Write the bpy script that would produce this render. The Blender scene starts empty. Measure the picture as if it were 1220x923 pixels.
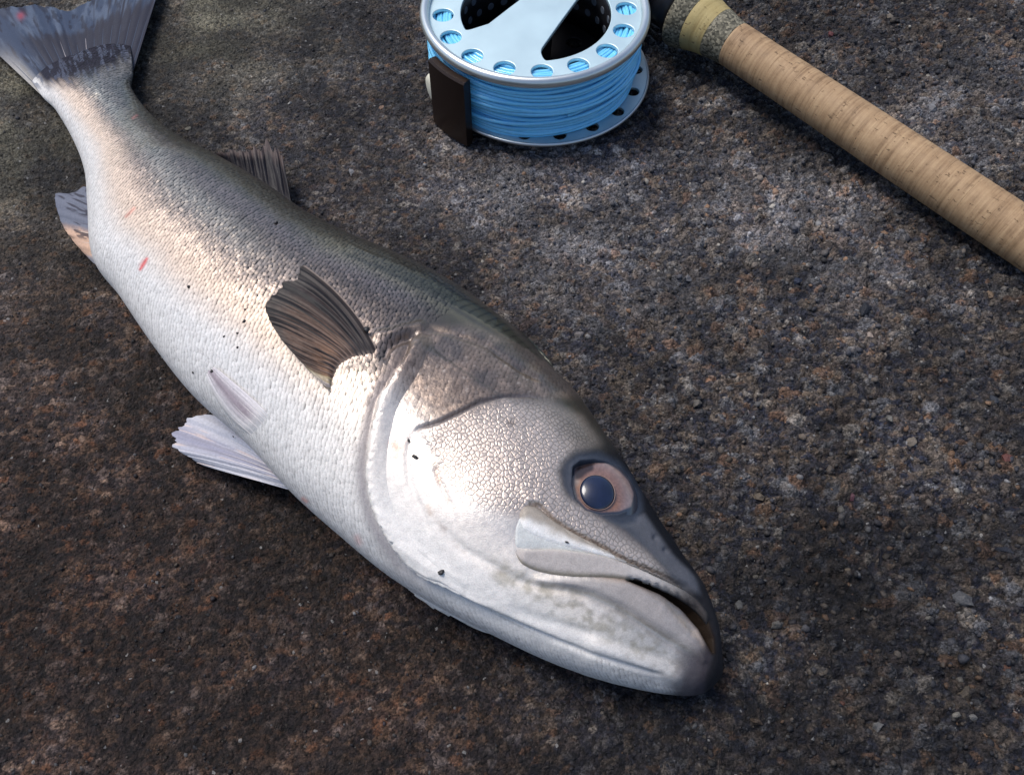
import bpy, math, random
import numpy as np
from mathutils import Vector, Matrix
from mathutils.bvhtree import BVHTree

random.seed(7)
RNG = np.random.default_rng(11)
S = bpy.context.scene
COL = S.collection
PI = math.pi

# ------------------------------------------------------------------ camera
CAM_H, PITCH, FPX, IW, IH = 0.28, 57.5, 1056.0, 1220.0, 923.0
cam_d = bpy.data.cameras.new('camera')
cam = bpy.data.objects.new('camera', cam_d)
COL.objects.link(cam)
cam.location = (0, 0, CAM_H)
cam.rotation_euler = (math.radians(90 - PITCH), 0, 0)
cam_d.sensor_width = 36
cam_d.lens = 36 * FPX / IW
cam_d.clip_start = 0.01
cam_d.clip_end = 50
S.camera = cam

# ------------------------------------------------------------------ light
SUN_EL, SUN_AZ = 63.0, -58.0      # azimuth: degrees clockwise from +Y (picture top)
w = bpy.data.worlds.new("World"); S.world = w; w.use_nodes = True
nt = w.node_tree
sky = nt.nodes.new('ShaderNodeTexSky'); sky.sky_type = 'NISHITA'; sky.sun_disc = False
sky.sun_elevation = math.radians(SUN_EL); sky.sun_rotation = math.radians(SUN_AZ)
sky.air_density = 1.0; sky.dust_density = 2.0
nt.links.new(sky.outputs[0], nt.nodes['Background'].inputs[0])
nt.nodes['Background'].inputs[1].default_value = 0.125
sd = bpy.data.lights.new('sun', 'SUN'); sun = bpy.data.objects.new('sun', sd); COL.objects.link(sun)
sd.energy = 2.5; sd.angle = math.radians(30); sd.color = (1.0, 0.95, 0.88)
az, el = math.radians(SUN_AZ), math.radians(SUN_EL)
sdir = Vector((math.sin(az) * math.cos(el), math.cos(az) * math.cos(el), math.sin(el)))
sun.rotation_euler = sdir.to_track_quat('Z', 'Y').to_euler()
S.view_settings.view_transform = 'Standard'
S.view_settings.look = 'None'
S.view_settings.exposure = 0.36
S.view_settings.gamma = 1

# ------------------------------------------------------------------ mapping: sketch coordinates on the photo -> place
_p = math.radians(PITCH)
_f = np.array([0, math.cos(_p), -math.sin(_p)]); _u = np.array([0, math.sin(_p), math.cos(_p)]); _r = np.array([1., 0, 0])
_C = np.array([0, 0, CAM_H])
def U(px, py, z):
    px = np.asarray(px, float); py = np.asarray(py, float); z = np.asarray(z, float)
    px, py, z = np.broadcast_arrays(px, py, z)
    d = _f * FPX + _r * (px[..., None] - IW / 2) - _u * (py[..., None] - IH / 2)
    t = (z - CAM_H) / d[..., 2]
    return _C + d * t[..., None]
def PR(P):
    v = P - _C; dz = v @ _f
    return IW / 2 + FPX * (v @ _r) / dz, IH / 2 - FPX * (v @ _u) / dz

# ------------------------------------------------------------------ small helpers
def sstep(a, b, x):
    t = np.clip((x - a) / (b - a), 0, 1); return t * t * (3 - 2 * t)
def lerp(a, b, t): return a + (b - a) * t
def mixc(c, k, m): return c + (np.asarray(k, float) - c) * m[..., None]
def curve(pts, n=None, q=None):
    """smooth (Catmull-Rom) polyline through pts, sampled at q in 0..1 (chord length) or n even samples"""
    P = np.array(pts, float)
    d = np.r_[0, np.cumsum(np.linalg.norm(np.diff(P, axis=0), axis=1))]; d /= d[-1]
    if q is None: q = np.linspace(0, 1, n)
    q = np.asarray(q, float)
    i = np.clip(np.searchsorted(d, q, side='right') - 1, 0, len(P) - 2)
    h = (d[i + 1] - d[i]); s = (q - d[i]) / h
    T = np.zeros_like(P)
    T[1:-1] = (P[2:] - P[:-2]) / (d[2:] - d[:-2])[:, None]
    T[0] = (P[1] - P[0]) / (d[1] - d[0]); T[-1] = (P[-1] - P[-2]) / (d[-1] - d[-2])
    s = s[..., None]; h = h[..., None]
    return ((2*s**3 - 3*s**2 + 1) * P[i] + (s**3 - 2*s**2 + s) * h * T[i] + (-2*s**3 + 3*s**2) * P[i+1] + (s**3 - s**2) * h * T[i+1])
def dist_line(px, py, pts):
    """distance to polyline, side sign (+ = left of travel on screen with y down), param 0..1"""
    P = np.array(pts, float); L = np.r_[0, np.cumsum(np.linalg.norm(np.diff(P, axis=0), axis=1))]
    best = np.full(px.shape, 1e9); sg = np.ones(px.shape); pa = np.zeros(px.shape)
    for k in range(len(P) - 1):
        a, b = P[k], P[k + 1]; e = b - a; l2 = e @ e
        s = np.clip(((px - a[0]) * e[0] + (py - a[1]) * e[1]) / l2, 0, 1)
        dx = px - a[0] - s * e[0]; dy = py - a[1] - s * e[1]
        d = np.hypot(dx, dy); m = d < best
        best = np.where(m, d, best); sg = np.where(m, np.sign(e[1] * dx - e[0] * dy), sg)
        pa = np.where(m, (L[k] + s * (L[k + 1] - L[k])) / L[-1], pa)
    return best, sg, pa
def inside(px, py, poly, feather):
    P = list(poly) + [poly[0]]
    d, _, _ = dist_line(px, py, P)
    ins = np.zeros(px.shape, bool)
    for (x0, y0), (x1, y1) in zip(P[:-1], P[1:]):
        c = (y0 > py) != (y1 > py)
        with np.errstate(divide='ignore', invalid='ignore'):
            xi = x0 + (py - y0) * (x1 - x0) / (y1 - y0 if y1 != y0 else 1e-9)
        ins ^= c & (px < xi)
    return sstep(-feather, feather, np.where(ins, d, -d))
def _hash(ix, iy, k):
    h = np.sin(ix * 127.1 + iy * 311.7 + k * 74.7) * 43758.5453
    return h - np.floor(h)
def vnoise(x, y, k=0):
    ix = np.floor(x); iy = np.floor(y); fx = x - ix; fy = y - iy
    fx = fx * fx * (3 - 2 * fx); fy = fy * fy * (3 - 2 * fy)
    return lerp(lerp(_hash(ix, iy, k), _hash(ix + 1, iy, k), fx), lerp(_hash(ix, iy + 1, k), _hash(ix + 1, iy + 1, k), fx), fy)
def fbm(x, y, k=0, o=4):
    s = 0; a = .5
    for i in range(o):
        s = s + a * vnoise(x, y, k + i * 3.1); x = x * 2.03 + 5.2; y = y * 2.03 + 1.7; a *= .5
    return s
def cell(x, y, k=0):
    ix = np.floor(x); iy = np.floor(y)
    f1 = np.full(x.shape, 9.); f2 = np.full(x.shape, 9.); cid = np.zeros(x.shape); dxs = np.zeros(x.shape); dys = np.zeros(x.shape)
    for oy in (-1, 0, 1):
        for ox in (-1, 0, 1):
            cx = ix + ox; cy = iy + oy
            dx = cx + _hash(cx, cy, k + 1) - x; dy = cy + _hash(cx, cy, k + 2) - y
            d = np.hypot(dx, dy); m = d < f1
            f2 = np.where(m, f1, np.minimum(f2, d)); cid = np.where(m, _hash(cx, cy, k + 5), cid)
            dxs = np.where(m, dx, dxs); dys = np.where(m, dy, dys)
            f1 = np.where(m, d, f1)
    return f1, f2, cid, dxs, dys

def mesh_obj(name, V, F, mat, parent=None, cols=None, uv=None, smooth=True, origin=(0, 0, 0)):
    V = np.asarray(V, np.float32).reshape(-1, 3) - np.asarray(origin, np.float32)
    me = bpy.data.meshes.new(name)
    if isinstance(F, np.ndarray):
        n, k = F.shape
        me.vertices.add(len(V)); me.vertices.foreach_set('co', V.ravel())
        me.loops.add(n * k); me.loops.foreach_set('vertex_index', F.astype(np.int32).ravel())
        me.polygons.add(n); me.polygons.foreach_set('loop_start', np.arange(0, n * k, k, dtype=np.int32))
        me.update(calc_edges=True)
    else:
        me.from_pydata(V.tolist(), [], F)
        me.update()
    if smooth: me.polygons.foreach_set('use_smooth', np.ones(len(me.polygons), bool))
    if cols:
        for an, c in cols.items():
            a = me.color_attributes.new(an, 'FLOAT_COLOR', 'POINT')
            c = np.asarray(c, np.float32).reshape(len(V), -1)
            if c.shape[1] == 3: c = np.c_[c, np.ones(len(V), np.float32)]
            a.data.foreach_set('color', c.ravel())
    if uv is not None:
        l = me.uv_layers.new(name='UVMap'); li = np.empty(len(me.loops), np.int32); me.loops.foreach_get('vertex_index', li)
        l.data.foreach_set('uv', np.asarray(uv, np.float32).reshape(-1, 2)[li].ravel())
    if mat: me.materials.append(mat)
    o = bpy.data.objects.new(name, me); COL.objects.link(o)
    if parent: o.parent = parent
    return o
def gridF(nu, nv, wrap_v=False, off=0, flip=False):
    i = np.arange(nu - 1)[:, None]; j = np.arange(nv if wrap_v else nv - 1)[None, :]
    j2 = (j + 1) % nv
    a = i * nv + j; b = (i + 1) * nv + j; c = (i + 1) * nv + j2; d = i * nv + j2
    F = np.stack([a + 0 * j, b + 0 * j, c, d], -1).reshape(-1, 4) + off
    return F[:, ::-1] if flip else F
def empty(name, loc=(0, 0, 0)):
    o = bpy.data.objects.new(name, None); o.empty_display_size = .02; COL.objects.link(o); o.location = loc; return o
def tag(o, label=None, cat=None, group=None, kind=None):
    if label: o['label'] = label
    if cat: o['category'] = cat
    if group: o['group'] = group
    if kind: o['kind'] = kind
    return o
def tube(path, rad, k=8, closed=False):
    P = np.asarray(path, float); n = len(P); rad = np.broadcast_to(np.asarray(rad, float), (n,))
    if closed: T = np.roll(P, -1, 0) - np.roll(P, 1, 0)
    else: T = np.gradient(P, axis=0)
    T /= np.linalg.norm(T, axis=1)[:, None]
    up = np.tile([0, 0, 1.], (n, 1)); up[np.abs(T[:, 2]) > .95] = [1, 0, 0]
    A = np.cross(T, up); A /= np.linalg.norm(A, axis=1)[:, None]; B = np.cross(T, A)
    th = np.linspace(0, 2 * PI, k, endpoint=False)
    V = P[:, None] + rad[:, None, None] * (np.cos(th)[None, :, None] * A[:, None] + np.sin(th)[None, :, None] * B[:, None])
    F = gridF(n, k, True)
    if closed:
        j = np.arange(k); j2 = (j + 1) % k
        F = np.r_[F, np.stack([(n - 1) * k + j, j, j2, (n - 1) * k + j2], -1)]
    return V.reshape(-1, 3), F
def lathe(prof, k=64):
    """profile (x along axis, r) around local X"""
    P = np.array(prof, float); th = np.linspace(0, 2 * PI, k, endpoint=False)
    V = np.stack([np.repeat(P[:, 0:1], k, 1), P[:, 1:2] * np.cos(th), P[:, 1:2] * np.sin(th)], -1)
    return V.reshape(-1, 3), gridF(len(P), k, True)

# ------------------------------------------------------------------ materials
def new_mat(name):
    m = bpy.data.materials.new(name); m.use_nodes = True
    return m, m.node_tree, m.node_tree.nodes['Principled BSDF']
def N(t, typ, **kw):
    n = t.nodes.new(typ)
    for k, v in kw.items():
        if k.startswith('i_'): n.inputs[k[2:].replace('_', ' ')].default_value = v
        else: setattr(n, k, v)
    return n
def M(t, op, a, b=None, c=None):
    n = t.nodes.new('ShaderNodeMath'); n.operation = op
    for i, x in enumerate((a, b, c)):
        if x is None: continue
        if isinstance(x, (int, float)): n.inputs[i].default_value = x
        else: t.links.new(x, n.inputs[i])
    return n.outputs[0]
def mixn(t, fac, a, b, mode='MIX'):
    n = t.nodes.new('ShaderNodeMix'); n.data_type = 'RGBA'; n.blend_type = mode
    for s, x in ((0, fac), (6, a), (7, b)):
        if isinstance(x, (int, float)): n.inputs[s].default_value = x
        elif isinstance(x, tuple): n.inputs[s].default_value = (*x, 1)
        else: t.links.new(x, n.inputs[s])
    return n.outputs[2]
def ramp(t, fac, stops):
    n = t.nodes.new('ShaderNodeValToRGB'); e = n.color_ramp.elements
    while len(e) < len(stops): e.new(0.5)
    for q, (p, c) in zip(e, stops): q.position = p; q.color = (*c, 1) if isinstance(c, tuple) else (c, c, c, 1)
    t.links.new(fac, n.inputs[0]); return n.outputs[0]
def noise(t, vec, scale, detail=3, rough=.55):
    n = N(t, 'ShaderNodeTexNoise'); n.inputs['Scale'].default_value = scale; n.inputs['Detail'].default_value = detail; n.inputs['Roughness'].default_value = rough
    if vec is not None: t.links.new(vec, n.inputs['Vector'])
    return n.outputs[0]
def bump(t, bs, h, dist, strength=1.0, prev=None):
    b = N(t, 'ShaderNodeBump'); b.inputs['Strength'].default_value = strength; b.inputs['Distance'].default_value = dist
    t.links.new(h, b.inputs['Height'])
    if prev is not None: t.links.new(prev, b.inputs['Normal'])
    t.links.new(b.outputs[0], bs.inputs['Normal']); return b.outputs[0]
def setp(bs, **kw):
    for k, v in kw.items(): bs.inputs[k.replace('_', ' ')].default_value = v

def mat_rock():
    m, t, b = new_mat('wet_gritty_rock')
    a = N(t, 'ShaderNodeAttribute', attribute_name='Col')
    tc = N(t, 'ShaderNodeTexCoord').outputs['Object']
    n1 = noise(t, tc, 1500, 4, .65); n2 = noise(t, tc, 500, 3, .6)
    v = N(t, 'ShaderNodeTexVoronoi', feature='F1'); v.inputs['Scale'].default_value = 1100; t.links.new(tc, v.inputs['Vector'])
    f = M(t, 'MAXIMUM', M(t, 'MULTIPLY_ADD', n1, 3.6, -.80), .15)
    sep = N(t, 'ShaderNodeSeparateColor'); t.links.new(v.outputs['Color'], sep.inputs[0])
    f2 = M(t, 'MULTIPLY_ADD', sep.outputs[0], 1.3, .35)
    c = mixn(t, 1.0, a.outputs['Color'], N(t, 'ShaderNodeCombineColor').outputs[0], 'MULTIPLY')
    cc = t.nodes[-2] if False else None
    comb = N(t, 'ShaderNodeCombineXYZ')
    g = M(t, 'MULTIPLY', f, f2)
    for i in range(3): t.links.new(g, comb.inputs[i])
    c = mixn(t, 1.0, a.outputs['Color'], comb.outputs[0], 'MULTIPLY')
    spark = M(t, 'GREATER_THAN', sep.outputs[1], .9975)
    c = mixn(t, M(t, 'MULTIPLY', spark, .35), c, (.45, .44, .43))
    t.links.new(c, b.inputs['Base Color'])
    r = M(t, 'MULTIPLY_ADD', n2, -.5, .95); t.links.new(r, b.inputs['Roughness'])
    setp(b, Specular_IOR_Level=.25)
    h = M(t, 'ADD', M(t, 'MULTIPLY', n1, .7), M(t, 'ADD', M(t, 'MULTIPLY', v.outputs['Distance'], -.4), M(t, 'MULTIPLY', n2, .8)))
    bump(t, b, h, .0012, 1.0)
    return m
def mat_grain():
    m, t, b = new_mat('rock_grain')
    a = N(t, 'ShaderNodeAttribute', attribute_name='Col')
    tc = N(t, 'ShaderNodeTexCoord').outputs['Object']
    n1 = noise(t, tc, 1300, 4, .6)
    comb = N(t, 'ShaderNodeCombineXYZ'); g = M(t, 'MULTIPLY_ADD', n1, 1.4, .3)
    for i in range(3): t.links.new(g, comb.inputs[i])
    t.links.new(mixn(t, 1.0, a.outputs['Color'], comb.outputs[0], 'MULTIPLY'), b.inputs['Base Color'])
    setp(b, Roughness=.6, Specular_IOR_Level=.28)
    bump(t, b, n1, .0006, .8)
    return m

def mat_skin(name='fish_skin'):
    m, t, b = new_mat(name)
    a = N(t, 'ShaderNodeAttribute', attribute_name='Col'); k = N(t, 'ShaderNodeAttribute', attribute_name='Msk')
    ms = N(t, 'ShaderNodeSeparateColor'); t.links.new(k.outputs['Color'], ms.inputs[0])
    R, G, B = ms.outputs[0], ms.outputs[1], ms.outputs[2]
    uv = N(t, 'ShaderNodeUVMap').outputs[0]
    sx = N(t, 'ShaderNodeSeparateXYZ'); wn = N(t, 'ShaderNodeTexNoise'); wn.inputs['Scale'].default_value = 28; wn.inputs['Detail'].default_value = 0; t.links.new(uv, wn.inputs['Vector'])
    wu = N(t, 'ShaderNodeVectorMath', operation='MULTIPLY_ADD'); t.links.new(wn.outputs['Color'], wu.inputs[0]); wu.inputs[1].default_value = (.004, .004, 0); t.links.new(uv, wu.inputs[2])
    t.links.new(wu.outputs[0], sx.inputs[0])
    # body scales: staggered rows
    p, q = .00150, .00125
    x = M(t, 'ADD', M(t, 'DIVIDE', sx.outputs[0], p), M(t, 'MULTIPLY', M(t, 'DIVIDE', sx.outputs[1], q), .5)); y = M(t, 'DIVIDE', sx.outputs[1], q)
    cv = N(t, 'ShaderNodeCombineXYZ'); t.links.new(x, cv.inputs[0]); t.links.new(y, cv.inputs[1])
    vo = N(t, 'ShaderNodeTexVoronoi', voronoi_dimensions='2D', feature='F1'); vo.inputs['Scale'].default_value = 1; vo.inputs['Randomness'].default_value = .55
    t.links.new(cv.outputs[0], vo.inputs['Vector'])
    sub = N(t, 'ShaderNodeVectorMath', operation='SUBTRACT'); t.links.new(cv.outputs[0], sub.inputs[0]); t.links.new(vo.outputs['Position'], sub.inputs[1])
    sp = N(t, 'ShaderNodeSeparateXYZ'); t.links.new(sub.outputs[0], sp.inputs[0])
    rc = N(t, 'ShaderNodeSeparateColor'); t.links.new(vo.outputs['Color'], rc.inputs[0])
    tilt = M(t, 'ADD', M(t, 'MULTIPLY', sp.outputs[0], M(t, 'MULTIPLY_ADD', rc.outputs[0], 1.7, -1.45)), M(t, 'MULTIPLY', sp.outputs[1], M(t, 'MULTIPLY_ADD', rc.outputs[1], 1.8, -.9)))
    hb = M(t, 'MULTIPLY', tilt, R)
    # cheek net
    vc = N(t, 'ShaderNodeTexVoronoi', voronoi_dimensions='2D', feature='DISTANCE_TO_EDGE'); vc.inputs['Scale'].default_value = 700; vc.inputs['Randomness'].default_value = .75
    ns = N(t, 'ShaderNodeTexNoise'); ns.inputs['Scale'].default_value = 300; t.links.new(uv, ns.inputs['Vector'])
    wv = N(t, 'ShaderNodeVectorMath', operation='MULTIPLY_ADD'); t.links.new(ns.outputs['Color'], wv.inputs[0]); wv.inputs[1].default_value = (.0012, .0012, 0); t.links.new(uv, wv.inputs[2])
    t.links.new(wv.outputs[0], vc.inputs['Vector'])
    net = N(t, 'ShaderNodeMapRange', interpolation_type='SMOOTHSTEP'); net.inputs[1].default_value = 0.0; net.inputs[2].default_value = .26
    t.links.new(vc.outputs['Distance'], net.inputs[0])
    hc = M(t, 'MULTIPLY', net.outputs[0], G)
    tc = N(t, 'ShaderNodeTexCoord').outputs['Object']
    fine = noise(t, tc, 2600, 3, .6); mid = noise(t, tc, 520, 3, .6); big = noise(t, tc, 90, 3, .5)
    # colour
    d1 = M(t, 'MULTIPLY', M(t, 'MULTIPLY_ADD', rc.outputs[2], -.50, .25), R)            # per scale tone
    d2 = M(t, 'MULTIPLY', M(t, 'SUBTRACT', .14, M(t, 'MULTIPLY', M(t, 'POWER', M(t, 'MAXIMUM', M(t, 'ADD', sp.outputs[0], .40), 0.0), 2.0), 1.35)), R)
    d3 = M(t, 'MULTIPLY', M(t, 'SUBTRACT', net.outputs[0], 1.0), M(t, 'MULTIPLY', G, .40))
    d4 = M(t, 'MULTIPLY_ADD', fine, .62, -.31); d5 = M(t, 'MULTIPLY_ADD', mid, .40, -.20)
    s = M(t, 'ADD', M(t, 'ADD', M(t, 'ADD', d1, d2), M(t, 'ADD', d3, d4)), M(t, 'ADD', d5, 1.0))
    cb = N(t, 'ShaderNodeCombineXYZ')
    for i in range(3): t.links.new(s, cb.inputs[i])
    c = mixn(t, 1.0, a.outputs['Color'], cb.outputs[0], 'MULTIPLY')
    t.links.new(c, b.inputs['Base Color'])
    t.links.new(M(t, 'MULTIPLY', B, .60), b.inputs['Metallic'])
    t.links.new(M(t, 'ADD', M(t, 'MULTIPLY_ADD', mid, .28, .20), M(t, 'MULTIPLY', M(t, 'SUBTRACT', 1.0, B), .30)), b.inputs['Roughness'])
    t.links.new(M(t, 'MULTIPLY_ADD', B, .39, .08), b.inputs['Specular IOR Level']); t.links.new(M(t, 'MULTIPLY_ADD', B, .36, .02), b.inputs['Coat Weight'])
    setp(b, Coat_Roughness=.16, Subsurface_Weight=.06, Subsurface_Scale=.004)
    b.inputs['Subsurface Radius'].default_value = (1, .6, .45)
    n1 = bump(t, b, hb, .00019, .9)
    n2 = bump(t, b, hc, .00009, .9, n1)
    bump(t, b, M(t, 'ADD', fine, M(t, 'MULTIPLY', mid, 1.6)), .00011, .8, n2)
    return m
def mat_col(name, rough=.4, bumpd=.0001, scale=900, metallic=0., coat=0., trans=0., spec=.5):
    m, t, b = new_mat(name)
    a = N(t, 'ShaderNodeAttribute', attribute_name='Col')
    tc = N(t, 'ShaderNodeTexCoord').outputs['Object']
    n = noise(t, tc, scale, 4, .6)
    cb = N(t, 'ShaderNodeCombineXYZ'); s = M(t, 'MULTIPLY_ADD', n, .6, .7)
    for i in range(3): t.links.new(s, cb.inputs[i])
    t.links.new(mixn(t, 1.0, a.outputs['Color'], cb.outputs[0], 'MULTIPLY'), b.inputs['Base Color'])
    setp(b, Roughness=rough, Metallic=metallic, Coat_Weight=coat, Coat_Roughness=.15, Transmission_Weight=trans, Specular_IOR_Level=spec)
    bump(t, b, n, bumpd, .8)
    return m
def mat_plain(name, col, rough=.4, metallic=0., coat=0., bumpd=.00004, scale=1500, var=.15, spec=.5):
    m, t, b = new_mat(name)
    tc = N(t, 'ShaderNodeTexCoord').outputs['Object']
    n = noise(t, tc, scale, 3, .6)
    c = tuple(col)
    t.links.new(mixn(t, M(t, 'MULTIPLY', n, 1.0), tuple(x * (1 - var) for x in c), tuple(min(1, x * (1 + var)) for x in c)), b.inputs['Base Color'])
    setp(b, Roughness=rough, Metallic=metallic, Coat_Weight=coat, Specular_IOR_Level=spec)
    if bumpd: bump(t, b, n, bumpd, .6)
    return m

# ================================================================== ROCK (the ground)
def region(x, y, cx, cy, rx, ry):
    return np.exp(-(((x - cx) / rx) ** 2 + ((y - cy) / ry) ** 2))
def rock_fields(x, y):
    """height, albedo; x,y in metres"""
    coarse = sstep(-.06, .10, x + .25 * (y - .2) + .05 * (fbm(x * 14, y * 14, 3) - .5))   # coarser grit on the right
    wx = x + .0015 * (vnoise(x * 260, y * 260, 8) - .5); wy = y + .0015 * (vnoise(x * 260, y * 260, 9) - .5)
    f1, f2, c1, dx, dy = cell(wx / .0052, wy / .0042, 1)
    g1, g2, c2, ex, ey = cell(wx / .0026, wy / .0021, 20)
    k1, k2, c3, _, _ = cell(wx / .0013, wy / .0011, 40)
    lump = (np.clip(1 - f1, 0, 1) ** 1.2) * (.5 + c1) + .8 * (dx * (c1 - .5) + dy * (c2 - .5))
    lump2 = (np.clip(1 - g1, 0, 1) ** 1.2) * (.4 + c2) + .5 * (ex * (c2 - .5) + ey * (c1 - .5))
    h = .0034 * (fbm(x * 22, y * 22, 2, 3) - .5) + .0026 * (fbm(x * 75, y * 75, 5, 3) - .5)
    amp = .40 + 1.25 * coarse
    h = h + .0014 * amp * (lump - .5) + .00115 * (.6 + .6 * coarse) * (lump2 - .4) + .00075 * (1 - k1) * (.4 + c3)
    # albedo
    n = x.shape
    pal = np.array([(.012, .014, .024), (.024, .025, .034), (.052, .046, .046), (.085, .062, .046), (.14, .11, .085), (.17, .095, .055), (.15, .15, .16), (.28, .25, .22)])
    wts = np.array([.24, .23, .17, .13, .10, .035, .075, .02]); cum = np.cumsum(wts) / wts.sum()
    i1 = np.minimum(np.searchsorted(cum, c1 * .999), 7); i2 = np.minimum(np.searchsorted(cum, c2 * .999), 7); i3 = np.minimum(np.searchsorted(cum, c3 * .999), 7)
    k1w = (.16 + .40 * coarse * (c1 > .5))[..., None]; c = (pal[i2] * .62 + pal[i3] * .22) * (1 - k1w) / .84 + pal[i1] * k1w
    # fine matrix in the finer left part
    base = np.array((.043, .034, .031))
    c = c + (base - c) * (.20 * (1 - coarse))[..., None]
    red = region(x, y, -.17, .10, .09, .07) + .5 * region(x, y, -.04, .06, .05, .03)
    c = c * (1 + red[..., None] * np.array((.22, .02, -.10)))
    olive = region(x, y, -.23, .33, .08, .09) + .9 * region(x, y, -.15, .40, .06, .05)
    pat = sstep(.35, .65, fbm(x * 45, y * 45, 12))
    c = mixc(c, (.105, .098, .070), np.clip(olive, 0, 1) * (.35 + .45 * pat))
    grey = region(x, y, .07, .25, .10, .05) + .8 * region(x, y, .0, .30, .05, .04) + .9 * region(x, y, .20, .33, .07, .05) + .6 * region(x, y, .2, .17, .03, .03)
    pat2 = sstep(.42, .68, fbm(x * 60 + 9, y * 60, 15))
    c = mixc(c, (.135, .135, .145), np.clip(grey, 0, 1) * (.12 + .42 * pat2))
    dark = sstep(.5, .75, fbm(x * 18 + 3, y * 18, 17))
    c = c * (1 - .42 * dark)[..., None]; c = c * (.65 + .75 * sstep(.35, .65, fbm(x * 50 + 1, y * 50, 19)))[..., None]
    crev = np.clip((f2 - f1) * 3.5, 0, 1)
    speck = (_hash(np.floor(x / .0009), np.floor(y / .0009), 3) > .996)
    c = c + speck[..., None] * .05
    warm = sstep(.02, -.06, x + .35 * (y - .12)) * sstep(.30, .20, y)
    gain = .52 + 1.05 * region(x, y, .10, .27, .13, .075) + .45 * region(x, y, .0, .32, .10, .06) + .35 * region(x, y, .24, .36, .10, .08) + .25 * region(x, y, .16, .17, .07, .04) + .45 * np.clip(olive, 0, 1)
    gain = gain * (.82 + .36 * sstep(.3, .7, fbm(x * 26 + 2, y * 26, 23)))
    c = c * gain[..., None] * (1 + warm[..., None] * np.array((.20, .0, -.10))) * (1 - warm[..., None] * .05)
    lum = c.mean(-1); c = c * (1 + np.exp(-(lum / .03) ** 2)[..., None] * np.array((-.10, -.04, .16)) * (1 - warm)[..., None])
    return h, c * .92
fx = np.linspace(-.272, .272, 907); fy = np.linspace(.028, .432, 673); mo = np.arange(1, 51) * .003
ox = np.r_[.272 + mo, .422 + np.geomspace(.006, 1.4, 30)]; xs = np.r_[-ox[::-1], fx, ox]
oy = np.r_[mo, .15 + np.geomspace(.006, 1.4, 30)]; ys = np.r_[.028 - oy[::-1], fy, .432 + oy]
GX, GY = np.meshgrid(xs, ys, indexing='ij')
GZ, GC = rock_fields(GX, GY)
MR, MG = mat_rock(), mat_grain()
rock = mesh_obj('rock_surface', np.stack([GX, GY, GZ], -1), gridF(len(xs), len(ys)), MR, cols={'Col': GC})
tag(rock, 'dark brown and grey rough gritty rock under the fish and the rod', kind='structure')

def ico():
    import bmesh
    bm = bmesh.new(); bmesh.ops.create_icosphere(bm, subdivisions=1, radius=1)
    V = np.array([v.co[:] for v in bm.verts]); F = np.array([[v.index for v in f.verts] for f in bm.faces]); bm.free(); return V, F
IV, IF = ico()
def pebble_mesh(cx, cy, z, r, rng, flat=.55):
    A = rng.normal(size=(3, 3)); q, _ = np.linalg.qr(A)
    V = IV * (1 + rng.uniform(-.28, .28, (len(IV), 1)))
    V = V * np.array([1, rng.uniform(.6, .95), rng.uniform(.5, .8)]); V = V @ q.T
    V[:, 2] *= flat / .6
    return V * r + np.array([cx, cy, z])
PALG = np.array([(.02, .022, .03), (.035, .035, .042), (.05, .046, .045), (.08, .065, .052), (.12, .10, .085), (.15, .09, .055), (.13, .13, .135), (.26, .24, .21)])
PW = np.array([.27, .24, .16, .12, .09, .035, .06, .012]); PW /= PW.sum()
def heights(x, y):
    return rock_fields(np.asarray(x, float), np.asarray(y, float))
# loose stuff: the small grains set in the rock, one mesh
n = 26000
gx = RNG.uniform(-.27, .27, n); gy = RNG.uniform(.03, .435, n)
co_ = sstep(-.08, .10, gx + .25 * (gy - .2)); keep = RNG.uniform(size=n) < (.8 + .2 * co_)
olv = np.clip(region(gx, gy, -.23, .33, .08, .09) + region(gx, gy, -.15, .40, .06, .05), 0, 1)
keep &= RNG.uniform(size=n) > .7 * olv
gx, gy, co_ = gx[keep], gy[keep], co_[keep]; n = len(gx)
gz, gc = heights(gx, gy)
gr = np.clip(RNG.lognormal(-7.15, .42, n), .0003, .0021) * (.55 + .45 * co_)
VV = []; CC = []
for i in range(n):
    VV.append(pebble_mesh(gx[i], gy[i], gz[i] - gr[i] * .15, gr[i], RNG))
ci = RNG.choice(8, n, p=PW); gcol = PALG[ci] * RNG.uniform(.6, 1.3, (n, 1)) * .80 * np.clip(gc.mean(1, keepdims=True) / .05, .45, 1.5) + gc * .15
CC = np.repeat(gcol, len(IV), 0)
FF = (IF[None] + (np.arange(n) * len(IV))[:, None, None]).reshape(-1, 3)
gs = mesh_obj('grit', np.concatenate(VV), FF, MG, parent=rock, cols={'Col': CC}, smooth=False); gs['kind'] = 'stuff'
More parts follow.
